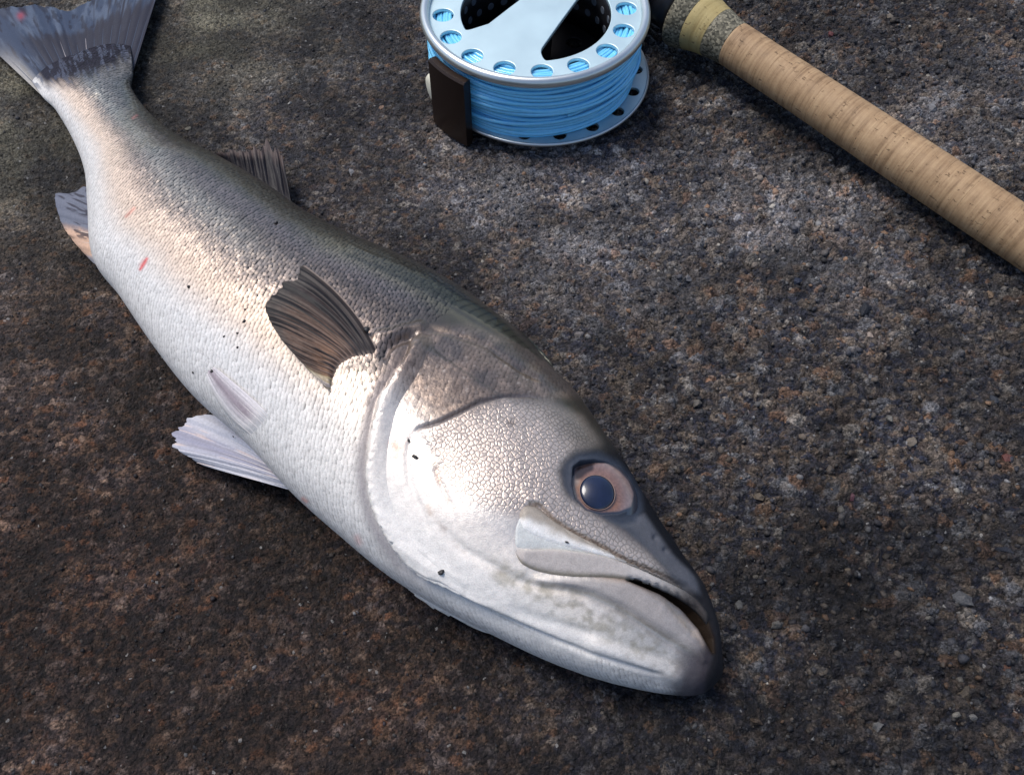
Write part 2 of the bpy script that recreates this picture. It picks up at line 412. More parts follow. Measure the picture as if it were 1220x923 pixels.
# the largest stones in the rock, each one a piece of its own
for (px, py, rp, c) in [(950, 334, 11, (.02, .026, .045)), (1030, 370, 13, (.014, .016, .022)), (1036, 401, 7, (.25, .2, .17)), (1145, 716, 13, (.17, .17, .18)),
    (1062, 497, 8, (.12, .115, .105)), (1183, 478, 10, (.022, .026, .036)), (1045, 865, 8, (.28, .27, .26)), (1158, 855, 8, (.3, .29, .28)), (1010, 680, 6, (.2, .16, .12)),
    (1150, 826, 13, (.12, .095, .07)), (1200, 795, 7, (.16, .07, .045)), (1002, 838, 6, (.14, .06, .045)), (980, 625, 9, (.13, .08, .05)), (1200, 545, 9, (.09, .035, .03)),
    (1088, 524, 10, (.13, .11, .09)), (830, 480, 8, (.1, .09, .08)), (700, 250, 8, (.1, .1, .11)), (745, 300, 9, (.12, .12, .13)), (640, 300, 8, (.14, .14, .15)), (420, 205, 9, (.15, .15, .16)),
    (396, 225, 8, (.13, .1, .085)), (455, 130, 7, (.16, .1, .07)), (1060, 20, 9, (.13, .11, .09)), (1200, 160, 12, (.12, .12, .12)), (1110, 130, 12, (.15, .15, .16)), (990, 40, 8, (.09, .03, .03)),
    (880, 720, 7, (.13, .13, .13)), (926, 745, 8, (.19, .18, .17)), (1120, 640, 9, (.03, .035, .06)), (1196, 656, 12, (.03, .035, .055)), (860, 620, 6, (.12, .07, .05)), (905, 590, 8, (.1, .08, .06)),
    (780, 420, 7, (.14, .13, .13)), (820, 330, 9, (.11, .11, .12)), (1180, 350, 9, (.13, .09, .06)), (230, 90, 5, (.24, .23, .21)), (345, 122, 6, (.4, .39, .37)), (225, 155, 6, (.16, .15, .12)),
    (560, 300, 8, (.11, .08, .07)), (610, 250, 8, (.09, .09, .1)), (690, 400, 9, (.12, .11, .11)), (960, 470, 7, (.15, .11, .08)), (1015, 590, 7, (.07, .03, .04)), (900, 860, 8, (.1, .07, .05))]:
    P = U(px, py, 0.0); z, _ = heights([P[0]], [P[1]]); r = rp / 3200 * .85
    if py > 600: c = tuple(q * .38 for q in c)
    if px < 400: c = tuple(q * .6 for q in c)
    V = pebble_mesh(0, 0, 0, r, RNG, .5)
    import bmesh
    bm = bmesh.new(); vs = [bm.verts.new(v) for v in V]
    for f in IF: bm.faces.new([vs[i] for i in f])
    bmesh.ops.subdivide_edges(bm, edges=bm.edges, cuts=1, use_grid_fill=True)
    V2 = np.array([v.co[:] for v in bm.verts]); bm.verts.index_update(); F2 = [[v.index for v in f.verts] for f in bm.faces]; bm.free()
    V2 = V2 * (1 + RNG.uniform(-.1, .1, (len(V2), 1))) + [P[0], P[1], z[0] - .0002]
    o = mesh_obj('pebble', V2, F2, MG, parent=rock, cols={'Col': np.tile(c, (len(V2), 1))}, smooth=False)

# ================================================================== FISH
VD = np.array([  # ventral px, dorsal px, half thickness (m)
    (34, 86, 150, 44, .0008), (42, 98, 153, 62, .0026), (50, 112, 156, 82, .0050), (66, 131, 157, 106, .0075), (89, 172, 190, 148, .0105), (102, 210, 232, 178, .0140), (106, 250, 268, 197, .0170), (112, 311, 325, 230, .0195),
    (140, 350, 378, 267, .0215), (185, 415, 440, 298, .0235), (229, 469, 502, 323, .0250), (290, 523, 560, 355, .0262), (344, 582, 612, 394, .0268),
    (400, 632, 652, 434, .0270), (461, 682, 690, 470, .0262), (528, 723, 722, 515, .0248), (600, 760, 753, 560, .0222), (656, 786, 782, 610, .0195),
    (715, 807, 814, 660, .0168), (770, 821, 843, 704, .0138), (812, 827, 857, 745, .0108), (838, 825, 860, 774, .0082), (852, 815, 861, 792, .0050), (859, 806, 860.5, 801, .0014)], float)
NS, NT = 900, 216
mid = (VD[:, :2] + VD[:, 2:4]) / 2
dl = np.r_[0, np.cumsum(np.linalg.norm(np.diff(mid, axis=0), axis=1))]; TK = dl / dl[-1]
tt = np.linspace(0, 1, NS)
def interp_knots(col):
    P = VD[:, col]; n = len(P); T = np.zeros(n)
    T[1:-1] = (P[2:] - P[:-2]) / (TK[2:] - TK[:-2]); T[0] = (P[1] - P[0]) / (TK[1] - TK[0]); T[-1] = (P[-1] - P[-2]) / (TK[-1] - TK[-2])
    i = np.clip(np.searchsorted(TK, tt, side='right') - 1, 0, n - 2); h = TK[i+1] - TK[i]; s = (tt - TK[i]) / h
    return (2*s**3-3*s**2+1)*P[i] + (s**3-2*s**2+s)*h*T[i] + (-2*s**3+3*s**2)*P[i+1] + (s**3-s**2)*h*T[i+1]
vx, vy, dx_, dy_, hw = [interp_knots(k) for k in range(5)]
hw = np.maximum(hw, .001)
zc = hw * .96 + .0012 + .003 * sstep(.93, 1, tt) + .0065 * (1 - sstep(0, .10, tt))
A = U(vx, vy, zc); B = U(dx_, dy_, zc)
th = np.linspace(0, PI, NT)                       # 0 = ventral edge, pi = dorsal edge
cs, sn = -np.cos(th), np.sin(th)
def ring(A, B):
    c = (A + B) / 2; e = (B - A) / 2
    return c[:, None] + e[:, None] * cs[None, :, None] + np.array([0, 0, 1.]) * (hw[:, None] * sn[None, :] ** .92)[..., None]
dpx = np.stack([dx_ - vx, dy_ - vy], -1); dL = np.linalg.norm(dpx, axis=1); dn = dpx / dL[:, None]
for it in range(8):
    P = ring(A, B); X, Y = PR(P); pr = X * dn[:, 0:1] + Y * dn[:, 1:2]
    eD = (dx_ * dn[:, 0] + dy_ * dn[:, 1]) - pr.max(1); eV = (vx * dn[:, 0] + vy * dn[:, 1]) - pr.min(1)
    e = B - A; L = np.linalg.norm(e, axis=1); e /= L[:, None]; sc = L / dL
    B = B + e * (eD * sc * .8)[:, None]; A = A + e * (eV * sc * .8)[:, None]
P0 = ring(A, B)
FX, FY = PR(P0)                                   # sketch coordinates of the upper flank, used to lay out its features
T2, V2_ = np.broadcast_arrays(tt[:, None], (1 + cs[None, :]) / 2)
# surface parameter lengths in metres for the scale pattern
arcU = np.r_[0, np.cumsum(np.linalg.norm(np.diff((A + B) / 2, axis=0), axis=1))]
arcV = np.concatenate([np.zeros((NS, 1)), np.cumsum(np.linalg.norm(np.diff(P0, axis=1), axis=2), axis=1)], 1)
arcV = arcV - arcV[:, NT // 2:NT // 2 + 1]
UVt = np.stack([np.broadcast_to(arcU[:, None], arcV.shape), arcV], -1)

def normals(P):
    a = np.gradient(P, axis=0); b = np.gradient(P, axis=1); n = np.cross(a, b); l = np.linalg.norm(n, axis=2); l[l == 0] = 1
    n /= l[..., None]
    n[:, 0] = n[:, 1]; n[:, -1] = n[:, -2]
    s = np.sign((n[:, NT // 2, 2]).mean()); return n * s
hdir = (A[60] + B[60] - A[0] - B[0]); hdir /= np.linalg.norm(hdir)
P0 = P0 + hdir * (.0085 * np.abs(cs[None]) ** 3.0 * (1 - sstep(0, .055, tt))[:, None])[..., None]
FX, FY = PR(P0)
NRM = normals(P0)

pr_ = FX * dn[:, 0:1] + FY * dn[:, 1:2]; pv0 = (vx * dn[:, 0] + vy * dn[:, 1])[:, None]
im, ix_ = pr_.argmin(1), pr_.argmax(1); kk = np.arange(NT)[None]
VV_ = np.clip((pr_ - pv0) / dL[:, None], 0, 1); VV_ = np.where(kk < im[:, None], 0, np.where(kk > ix_[:, None], 1, VV_))
# ---- feature lines (sketch coordinates)
OPERC = [(506, 393), (497, 400), (491, 411), (486, 426), (474, 442), (464, 458), (453, 475), (447, 500), (441, 530), (438, 560), (441, 590), (449, 618), (463, 643), (480, 668), (502, 685), (530, 697), (560, 712), (600, 735), (650, 757), (700, 778)]
SUBOP = [(470, 655), (500, 690), (545, 706), (575, 728)]
PREOP = [(492, 520), (500, 511), (520, 505), (545, 493), (570, 480), (600, 472), (630, 471), (655, 478)]
PREOPV = [(497, 512), (489, 528), (486, 548), (488, 570), (495, 590), (505, 612), (516, 640)]
CHK1 = [(518, 552), (524, 572), (533, 592), (541, 606)]
JAWL = [(519, 610), (524, 622), (538, 640), (554, 655), (585, 672), (615, 691), (645, 699), (675, 702), (705, 710), (732, 722), (752, 734), (770, 746), (795, 762), (818, 776), (838, 786)]
CHIN = [(548, 706), (580, 722), (620, 742), (661, 762), (700, 778), (740, 790), (775, 800), (800, 803)]
CHIN2 = [(600, 720), (640, 736), (680, 748), (720, 760), (760, 775), (795, 790)]
SLIT = [(748, 690), (768, 694), (790, 702), (812, 713), (832, 727), (843, 743), (849, 760), (850, 776), (845, 768), (834, 748), (813, 724), (788, 706), (766, 697)]
SOCK = [(672, 549), (667, 562), (670, 580), (681, 597), (705, 612), (722, 620), (742, 626), (758, 622), (766, 606), (764, 585), (752, 565), (735, 548), (712, 537), (688, 538)]
EYEH = [(685, 556), (693, 550), (709, 549), (723, 552), (737, 560), (749, 573), (755, 588), (752, 603), (738, 609), (717, 610), (699, 606), (688, 594), (684, 576)]
MAXG = [(620, 606), (632, 599), (645, 602), (661, 619), (688, 635), (715, 648), (748, 666), (786, 681), (818, 697), (842, 720)]
PECB = [(452, 424), (462, 428), (470, 436)]
X, Y = FX, FY
D = np.zeros(X.shape); m_op = None
d, s, q = dist_line(X, Y, OPERC)
endf = sstep(0, .06, q) * (1 - sstep(.72, 1, q))
hs = s  # which side is the head: test with a point
_, sh, _ = dist_line(np.array([600.]), np.array([560.]), OPERC); s_op = s * sh[0]
sd_op = d * s_op
D += endf * np.where(sd_op > 0, .0022 * sstep(0, 2.4, sd_op) * np.exp(-sd_op / 60), 0) - endf * .0013 * np.exp(-np.abs(sd_op + 5) / 9) * (sd_op < 3)
d, s, q = dist_line(X, Y, PREOP); _, sh, _ = dist_line(np.array([600.]), np.array([520.]), PREOP); sdp = d * s * sh[0]
en = sstep(0, .12, q) * (1 - sstep(.7, 1, q))
D += en * (-.0011 * np.exp(-(sdp / 2.6) ** 2) + .0009 * sstep(-1, 3, sdp) * np.exp(-np.maximum(sdp, 0) / 40))
sd_pre = sdp; en_pre = en
for L, dep, wd in ((PREOPV, .0004, 3.5), (CHK1, .0004, 3), (JAWL, .0009, 6), (CHIN, .0010, 3.2), (CHIN2, .0006, 7), (SUBOP, .0007, 3)):
    d, s, q = dist_line(X, Y, L); D -= dep * np.exp(-(d / wd) ** 2) * sstep(0, .15, q) * (1 - sstep(.85, 1, q))
# chin ridge
d, s, q = dist_line(X, Y, [(690, 760), (730, 776), (770, 792), (805, 806)]); D += .0009 * np.exp(-(d / 9) ** 2) * sstep(0, .2, q)
# gill cover ridges towards the throat
for L, a_ in (([(446, 600), (470, 640), (505, 668), (540, 690)], .0005), ([(455, 600), (490, 645), (530, 676), (570, 700)], .0004), ([(500, 676), (540, 700), (590, 724)], .0004)):
    d, s, q = dist_line(X, Y, L); D += a_ * np.exp(-(d / 4.5) ** 2) * sstep(0, .2, q) * (1 - sstep(.8, 1, q))
# lower jaw swell, cheek swell
D += .0015 * inside(X, Y, [(640, 690), (700, 690), (750, 694), (790, 718), (836, 770), (838, 785), (800, 760), (740, 722), (690, 702)], 9)
D += .0012 * np.exp(-(((X - 575) / 60) ** 2 + ((Y - 600) / 45) ** 2))
# shoulder hollow behind the pectoral fin base and the flap above it
d, s, q = dist_line(X, Y, [(440, 400), (462, 398), (482, 392), (500, 388)]); D += .0012 * np.exp(-(d / 6) ** 2) * sstep(0, .2, q)
d, s, q = dist_line(X, Y, [(455, 430), (462, 412), (476, 404), (488, 400)]); D -= .0016 * np.exp(-(d / 5) ** 2) * sstep(0, .2, q)
d, s, q = dist_line(X, Y, [(505, 390), (540, 398), (580, 412), (620, 440), (650, 455)]); D -= .0006 * np.exp(-(d / 3.5) ** 2) * sstep(0, .1, q)*(1-sstep(.9,1,q))
# eye socket, mouth slit, maxilla seat
sock = inside(X, Y, SOCK, 5); D -= .0006 * sock
eyeh = inside(X, Y, EYEH, 2.5); D -= .0042 * eyeh
d, s, q = dist_line(X, Y, EYEH + [EYEH[0]]); D += .0003 * np.exp(-((d - 3) / 2.5) ** 2) * (1 - eyeh)
slit = inside(X, Y, SLIT, 2.0); D -= np.minimum(.0070, .5 * hw)[:, None] * slit
dsl, _, _ = dist_line(X, Y, SLIT + [SLIT[0]]); slitc = np.maximum(slit, np.exp(-(dsl / 3.2) ** 2) * (sd_op > 0))
d, s, q = dist_line(X, Y, MAXG); _, sh, _ = dist_line(np.array([700.]), np.array([625.]), MAXG); sdm = d * s * sh[0]
en = sstep(0, .08, q) * (1 - sstep(.85, 1, q))
D += en * (.0011 * sstep(-2, 3, sdm) * np.exp(-np.maximum(sdm, 0) / 18) - .0010 * np.exp(-((sdm + 4) / 5) ** 2))
# snout crease by the nostril, general unevenness
for (cx, cy) in ((793, 655), (781, 640)):
    D -= .0007 * np.exp(-(((X - cx) / 3.5) ** 2 + ((Y - cy) / 3.5) ** 2))
D += .0006 * (fbm(X / 70, Y / 70, 31, 3) - .5) + .00028 * (fbm(X / 16, Y / 16, 33, 3) - .5)
edge = np.minimum(V2_, 1 - V2_)
D *= sstep(0.0, .02, edge) * .999 + .001
D[-3:] = 0
# lateral line faintly raised
# ---- pigment
def pigment():
    t = T2; v = VV_
    prof_t = [0, .12, .35, .55, .70, .82, .92, 1]
    wh = np.interp(t, prof_t, [.15, .18, .26, .36, .44, .45, .56, .60])      # end of the white belly
    bk = np.interp(t, prof_t, [.66, .66, .68, .72, .74, .76, .79, .80])       # start of the dark back
    nz = (fbm(X / 40, Y / 40, 41, 3) - .5)
    v2 = v + .07 * nz
    c = np.tile(np.array((.57, .56, .555)), X.shape + (1,))
    c = mixc(c, (.55, .455, .385), sstep(wh - .14, wh + .06, v2))
    c = mixc(c, (.265, .215, .19), sstep(wh + .06, (wh + bk) / 2 + .04, v2))
    c = mixc(c, (.115, .096, .088), sstep((wh + bk) / 2, bk + .02, v2))
    c = mixc(c, (.058, .054, .044), sstep(bk, bk + .14, v2))
    # tail stalk: grey green
    c = mixc(c, (.26, .27, .26), (1 - sstep(.0, .16, t)) * sstep(.25, .5, v) * .6)
    c = mixc(c, (.34, .38, .36), .35 * np.exp(-((v - .55) / .10) ** 2) * (1 - sstep(.25, .45, t)))
    # dark purplish lateral band and the olive gold streaks over it
    d, s, q = dist_line(X, Y, [(200, 180), (260, 225), (310, 255), (360, 290), (420, 318), (480, 350), (540, 380)])
    c = mixc(c, (.17, .15, .165), .55 * np.exp(-(d / 13) ** 2) * sstep(0, .2, q) * (1 - sstep(.8, 1, q)))
    d, s, q = dist_line(X, Y, [(270, 240), (340, 272), (405, 300), (460, 322), (510, 348), (556, 376), (600, 404)])
    c = mixc(c, (.24, .22, .15), .45 * np.exp(-((d - 0) / 12) ** 2) * sstep(.2, .4, q))
    c = mixc(c, (.045, .045, .045), .75 * np.exp(-(np.maximum(d - 0, 0) / 3.0) ** 2) * sstep(.35, .5, q))
    # head
    head = sstep(-4, 4, sd_op) * sstep(.45, .48, t)
    gc = inside(X, Y, [(503, 394), (560, 388), (640, 420), (690, 470), (650, 476), (600, 470), (545, 492), (505, 508), (470, 480), (488, 430)], 9)
    mot = sstep(.35, .7, fbm(X / 9, Y / 9, 51, 3))
    c = mixc(c, (.29, .225, .185), gc * (.60 + .38 * mot)); c = mixc(c, (.10, .075, .065), gc * sstep(.55, .66, fbm(X / 4.5, Y / 3.0, 57, 3)) * .6); c = mixc(c, (.50, .43, .38), gc * sstep(.60, .70, fbm(X / 4.0, Y / 4.0, 58, 3)) * .6)
    c = mixc(c, (.10, .09, .09), gc * sstep(.50, .72, fbm(X / 30, Y / 30, 52, 2) + .55 * (v - .55)) * .85)
    chk = inside(X, Y, [(505, 515), (545, 498), (600, 477), (650, 480), (690, 500), (712, 528), (680, 540), (666, 560), (672, 590), (720, 622), (770, 660), (800, 690), (770, 690), (690, 648), (640, 606), (610, 612), (570, 602), (535, 582), (512, 548)], 12)
    c = mixc(c, (.66, .575, .52), chk * .88)
    c = mixc(c, (.24, .21, .18), chk * sstep(.80, .93, v) * .85)
    c = mixc(c, (.71, .68, .65), head * (1 - chk * .75) * (1 - sstep(.42, .60, v)) * sstep(.45, .52, t) * (1 - sstep(.84, .93, t)) * .95)
    c = mixc(c, (.68, .65, .615), (1 - head) * sstep(.45, .60, t) * (1 - sstep(.30, .48, v)) * sstep(.02, .15, v) * .7)
    # behind the gill cover: greyish band, shade of the groove put into the colour
    bd = np.exp(-((sd_op + 9) / 8) ** 2) * sstep(.06, .2, dist_line(X, Y, OPERC)[2]) * (1 - sstep(.5, .7, dist_line(X, Y, OPERC)[2]))
    c = mixc(c, (.25, .235, .25), bd * .85)
    d, s, q = dist_line(X, Y, [(408, 440), (425, 433), (445, 432), (455, 432)]); c = mixc(c, (.13, .115, .11), np.exp(-(d / 6) ** 2) * .8)
    d, s, q = dist_line(X, Y, OPERC); c = mixc(c, (.10, .085, .08), np.exp(-(d / 1.5) ** 2) * (1 - sstep(.28, .40, q)) * .9)
    d, s, q = dist_line(X, Y, PREOP); c = mixc(c, (.14, .13, .14), np.exp(-(d / 3.0) ** 2) * sstep(0, .15, q) * (1 - sstep(.8, 1, q)) * .9)
    d, s, q = dist_line(X, Y, CHK1); c = mixc(c, (.5, .42, .36), np.exp(-(d / 1.5) ** 2) * .7)
    d, s, q = dist_line(X, Y, JAWL[:8]); c = mixc(c, (.46, .41, .38), np.exp(-(d / 3.5) ** 2) * .7 * sstep(.4, .6, fbm(X / 12, Y / 12, 60)) )
    d, s, q = dist_line(X, Y, JAWL[6:]); c = mixc(c, (.24, .21, .16), np.exp(-((d) / 6) ** 2) * .75 * (.5 + .5 * mot))
    d, s, q = dist_line(X, Y, [(600, 680), (640, 700), (680, 715), (720, 738), (760, 765), (800, 790)]); c = mixc(c, (.42, .40, .37), np.exp(-(d / 12) ** 2) * .55 * mot)
    lip = inside(X, Y, [(655, 690), (700, 690), (750, 694), (786, 716), (830, 765), (838, 780), (800, 758), (752, 730), (705, 705), (675, 700)], 4)
    c = mixc(c, (.27, .26, .265), lip * .9)
    jt = sstep(700, 830, X) * sstep(690, 720, Y); c = mixc(c, (.28, .27, .28), jt * (.25 + .45 * mot)); c = mixc(c, (.36, .34, .29), inside(X, Y, [(590, 665), (660, 700), (740, 735), (820, 785), (800, 798), (720, 762), (640, 722), (585, 690)], 14) * (.2 + .6 * mot))
    # snout top and jaw tips dark
    sn = sstep(.80, .90, v + .05 * nz) * sstep(.70, .78, t)
    c = mixc(c, (.010, .011, .015), sn)
    c = mixc(c, (.10, .105, .125), inside(X, Y, [(722, 620), (768, 612), (800, 660), (830, 690), (842, 712), (818, 700), (800, 690), (770, 655), (745, 632)], 4) * .9)
    tip = sstep(826, 840, X + .25 * (Y - 790) + 5 * nz)* sstep(690,720,Y)
    c = mixc(c, (.030, .026, .032), tip)
    c = mixc(c, (.16, .14, .16), sstep(800, 835, X + 14 * nz) * sstep(770, 785, Y) * .6 * (1 - tip))
    c = mixc(c, (.05, .045, .055), sstep(790, 824, X + 10 * nz + .35 * (Y - 800)) * sstep(740, 790, Y) * .9)
    c = mixc(c, (.020, .020, .024), inside(X, Y, [(826, 680), (870, 690), (880, 850), (838, 835), (840, 812), (846, 790), (850, 770), (848, 745), (838, 722)], 5))
    c = mixc(c, (.014, .010, .008), slitc)
    c = mixc(c, (.040, .050, .072), sock * .9)
    c = mixc(c, (.02, .018, .02), eyeh)
    tl = 1 - sstep(.0, .035, t + .02 * (fbm(v * 30, t * 60, 44) - .5) - .03 * np.sin(PI * v))
    c = mixc(c, (.016, .016, .028), tl * sstep(.02, .12, v)); c = mixc(c, (.07, .085, .13), tl * sstep(.52, .6, fbm(v * 40, t * 90, 46)) * .7); c = mixc(c, (.13, .13, .14), (1 - sstep(.03, .09, t)) * (1 - tl) * sstep(.45, .8, v) * .7)
    c = mixc(c, (.016, .011, .008), slitc)
    # small marks: blood, spots
    for (x0, y0, x1, y1, wd, col, a) in ((175, 308, 167, 321, 1.6, (.55, .04, .05), .9), (172, 312, 169, 316, 3, (.5, .1, .1), .6), (160, 248, 150, 258, 1.8, (.5, .16, .12), .6), (163, 138, 158, 141, 1.5, (.5, .12, .12), .5),
        (471, 531, 474, 534, 5, (.62, .22, .17), .65), (480, 525, 474, 545, 5, (.60, .42, .36), .5), (361, 594, 365, 597, 2.5, (.62, .25, .2), .6), (425, 640, 428, 646, 4, (.62, .35, .33), .45), (520, 560, 523, 575, 3, (.5, .33, .25), .5), (511, 603, 514, 612, 3, (.45, .35, .28), .5), (607, 505, 610, 505, 4.0, (.16, .13, .12), .7)):
        d, s, q = dist_line(X, Y, [(x0, y0), (x1, y1)]); c = mixc(c, col, a * np.exp(-(d / wd) ** 2))
    wm = sstep(.15, .35, v) * (1 - sn) * (1 - .85 * sock) * (1 - .5 * lip); c = c * (1 + wm[..., None] * np.array((.035, -.008, -.045)))
    return np.clip(c, 0, 1), head, chk, gc, lip, sn
CLR, head, chk, gcm, lip, snt = pigment()
behind = sstep(4, -6, sd_op) + (T2 < .45)
behind = np.clip(behind, 0, 1)
vis = sstep(.0, .35, VV_)
MS = np.stack([np.clip(behind * (.30 + .70 * sstep(.12, .5, VV_)) * (1 - .0 * T2) + .42 * gcm, 0, 1) * (1 - .75 * np.exp(-((sd_op + 8) / 9) ** 2) * (T2 > .5)), np.clip(chk, 0, 1), np.clip(.2 + .8 * sstep(.2, .5, VV_), 0, 1) * (1 - snt) * (1 - lip) * (1 - .8 * sock) * (1 - slitc) * (1 - sstep(815, 840, X) * (T2 > .8)) * sstep(.02, .06, T2)], -1)
# lower side: mirrored every second angle
j = np.arange(NT - 2, 0, -2)
PL = P0[:, j].copy(); PL[..., 2] = 2 * zc[:, None] - PL[..., 2]
Pt = P0 + NRM * D[..., None]
NL = NRM[:, j].copy(); NL[..., 2] *= -1; PL = PL + NL * D[:, j][..., None]
PL[..., 2] = np.maximum(PL[..., 2], .0004)
BODY = np.concatenate([Pt, PL], 1); nv = BODY.shape[1]
BC = np.concatenate([CLR, CLR[:, j]], 1); BM = np.concatenate([MS, MS[:, j]], 1); BU = np.concatenate([UVt, UVt[:, j] + [0, .3]], 1)
FO = tuple(U(350, 400, 0.0)); FO = (FO[0], FO[1], 0.0)
fish = tag(empty('fish', FO), 'large silver fish with dark back, lying on its side across the wet rock', 'fish')
SK = mat_skin()
Fb = gridF(NS, nv, True)
body = mesh_obj('body', BODY, Fb, SK, parent=fish, cols={'Col': BC, 'Msk': BM}, uv=BU, origin=FO)
# end caps
# coarse copy of the upper surface for placing things on it
st = 4
Pc = Pt[::st, ::st]; bv = BVHTree.FromPolygons([tuple(v) for v in Pc.reshape(-1, 3)], gridF(Pc.shape[0], Pc.shape[1]).tolist())
def on_body(px, py, zfall=.012):
    px = np.asarray(px, float); sh = px.shape; px = px.ravel(); py = np.asarray(py, float).ravel()
    Q = U(px, py, 0.0); P = np.zeros((len(px), 3)); Nn = np.zeros((len(px), 3)); ok = np.zeros(len(px), bool)
    for i in range(len(px)):
        dr = Q[i] - _C; dr /= np.linalg.norm(dr)
        h = bv.ray_cast(Vector(_C), Vector(dr))
        if h[0] is None:
            P[i] = U(px[i], py[i], zfall); Nn[i] = (0, 0, 1)
        else:
            P[i] = h[0]; nn = np.array(h[1]); Nn[i] = nn if nn @ dr < 0 else -nn; ok[i] = True
    return P.reshape(sh + (3,)), Nn.reshape(sh + (3,)), ok.reshape(sh)

from mathutils.kdtree import KDTree
_ks = 2
_kp = Pt[::_ks, ::_ks].reshape(-1, 3); _kc = CLR[::_ks, ::_ks].reshape(-1, 3); _km = MS[::_ks, ::_ks].reshape(-1, 3); _ku = UVt[::_ks, ::_ks].reshape(-1, 2)
kd = KDTree(len(_kp))
for i_, p_ in enumerate(_kp.tolist()): kd.insert(p_, i_)
kd.balance()
def inherit(P):
    idx = []; wts_ = []
    for p_ in P.reshape(-1, 3).tolist():
        f_ = kd.find_n(p_, 4); idx.append([q[1] for q in f_]); wts_.append([1 / (q[2] + 1e-4) for q in f_])
    idx = np.array(idx); wt = np.array(wts_); wt /= wt.sum(1, keepdims=True)
    g = lambda A_: (A_[idx] * wt[..., None]).sum(1).reshape(P.shape[:2] + (-1,))
    return g(_kc), g(_km), g(_ku)

# ---- plates of the jaw (two edges given in sketch coordinates)
def plate(name, top, bot, lift, colfn, nu=110, nv_=30, mat=None, msk=(0, 0, .1), power=4, sink=.0008, prof='plate', smooth=2):
    a = curve(top, nu); b = curve(bot, nu); v = np.linspace(0, 1, nv_)
    G = a[:, None] * (1 - v)[None, :, None] + b[:, None] * v[None, :, None]
    P, Nn, ok = on_body(G[..., 0], G[..., 1])
    u = np.linspace(0, 1, nu)
    pv = np.maximum(0, 1 - np.abs(2 * v - 1) ** power) ** .5; pu = np.clip(np.minimum(u / .06, (1 - u) / .03), 0, 1) ** .5
    off = (lift + sink) * pv[None] * pu[:, None] - sink
    if prof == 'edge':
        off = np.clip(u / .05, 0, 1)[:, None] ** .5 * np.clip((1 - u) / .25, 0, 1)[:, None] * (lift + sink) * (np.clip(v / .04, 0, 1) ** .5 * (1 - sstep(.1, 1, v)))[None] - sink * (.25 + .75 * v[None])
    for _ in range(smooth):                            # smooth the seat so it does not copy the relief below
        P[1:-1] = (P[:-2] + 2 * P[1:-1] + P[2:]) / 4
    P = P + np.array([0, 0, 1.]) * off[..., None] * .75 + Nn * off[..., None] * .35
    uvp = P[..., :2]
    if colfn is None:
        c, mk_, uvp = inherit(P); mskv = mk_
    else:
        c = colfn(u[:, None] + 0 * v[None], v[None] + 0 * u[:, None], G[..., 0], G[..., 1]); mskv = np.tile(msk, (nu * nv_, 1))
    o = mesh_obj(name, P, gridF(nu, nv_), mat or SK, parent=fish, cols={'Col': c, 'Msk': mskv}, uv=uvp, origin=FO)
    return o
def c_max(u, v, x, y):
    c = np.tile(np.array((.40, .365, .35)), u.shape + (1,))
    c = mixc(c, (.52, .50, .49), sstep(.45, .75, u) * .7)
    c = mixc(c, (.30, .25, .17), np.exp(-((v - 1) / .12) ** 2) * .8)
    c = mixc(c, (.55, .53, .48), np.exp(-((v - .03) / .08) ** 2) * .6 * (1 - sstep(.5, .7, u)))
    c = mixc(c, (.045, .04, .04), sstep(.58, .90, u + .05 * (v - .5)))
    return c
def c_sup(u, v, x, y):
    c = np.tile(np.array((.80, .78, .76)), u.shape + (1,))
    e = sstep(.90, .40, v + .22 * (fbm(x / 7, y / 7, 71) - .5) + .1 * (1 - u))
    c = mixc(c, (.22, .175, .13), e * .8)
    return mixc(c, (.05, .045, .045), sstep(.45, .85, u) * .9 + .5 * np.exp(-(v / .12) ** 2) * sstep(0, .1, u))
def c_mem(u, v, x, y):
    return np.tile(np.array((.55, .56, .55)), u.shape + (1,))
mx = plate('jaw_membrane', [(613, 632), (618, 616), (624, 606), (640, 612), (660, 628), (690, 645), (716, 658)],
           [(611, 652), (625, 656), (642, 657), (660, 657), (680, 658), (700, 660), (718, 663)], .0004, c_mem)
sp_ = plate('upper_jaw_plate', [(617, 611), (626, 602), (640, 603), (655, 615), (680, 632), (715, 651), (752, 672), (790, 690), (815, 702)],
            [(619, 622), (624, 632), (640, 642), (660, 649), (688, 656), (722, 665), (755, 677), (790, 694), (815, 706)], .0013, c_sup, power=3)
mxl = plate('maxilla', [(612, 654), (630, 655), (655, 653), (688, 656), (715, 661), (750, 673), (786, 690), (816, 705), (836, 722), (846, 738)],
            [(613, 657), (622, 672), (645, 682), (680, 687), (725, 688), (756, 692), (786, 703), (814, 718), (833, 734), (842, 746)], .0013, c_max, power=5)
mxl['label'] = 'smooth taupe grey upper lip plate ending near the cheek'

# gill cover: the free rear edge of the bony flap, overlapping the shoulder
g0 = [(503, 396), (494, 404), (488, 414), (484, 427), (473, 443), (463, 459), (452, 476), (446, 500), (440, 530), (437, 560), (440, 590), (448, 618), (462, 643), (479, 668), (501, 685), (530, 698), (562, 714)]
g1 = [(530, 402), (522, 412), (516, 424), (510, 440), (502, 455), (492, 470), (482, 488), (476, 508), (471, 532), (469, 560), (472, 585), (480, 608), (493, 630), (509, 651), (528, 668), (553, 684), (582, 702)]
gcv = plate('gill_cover', g0, g1, .0013, None, nu=240, nv_=26, prof='edge', sink=.0005, smooth=1)

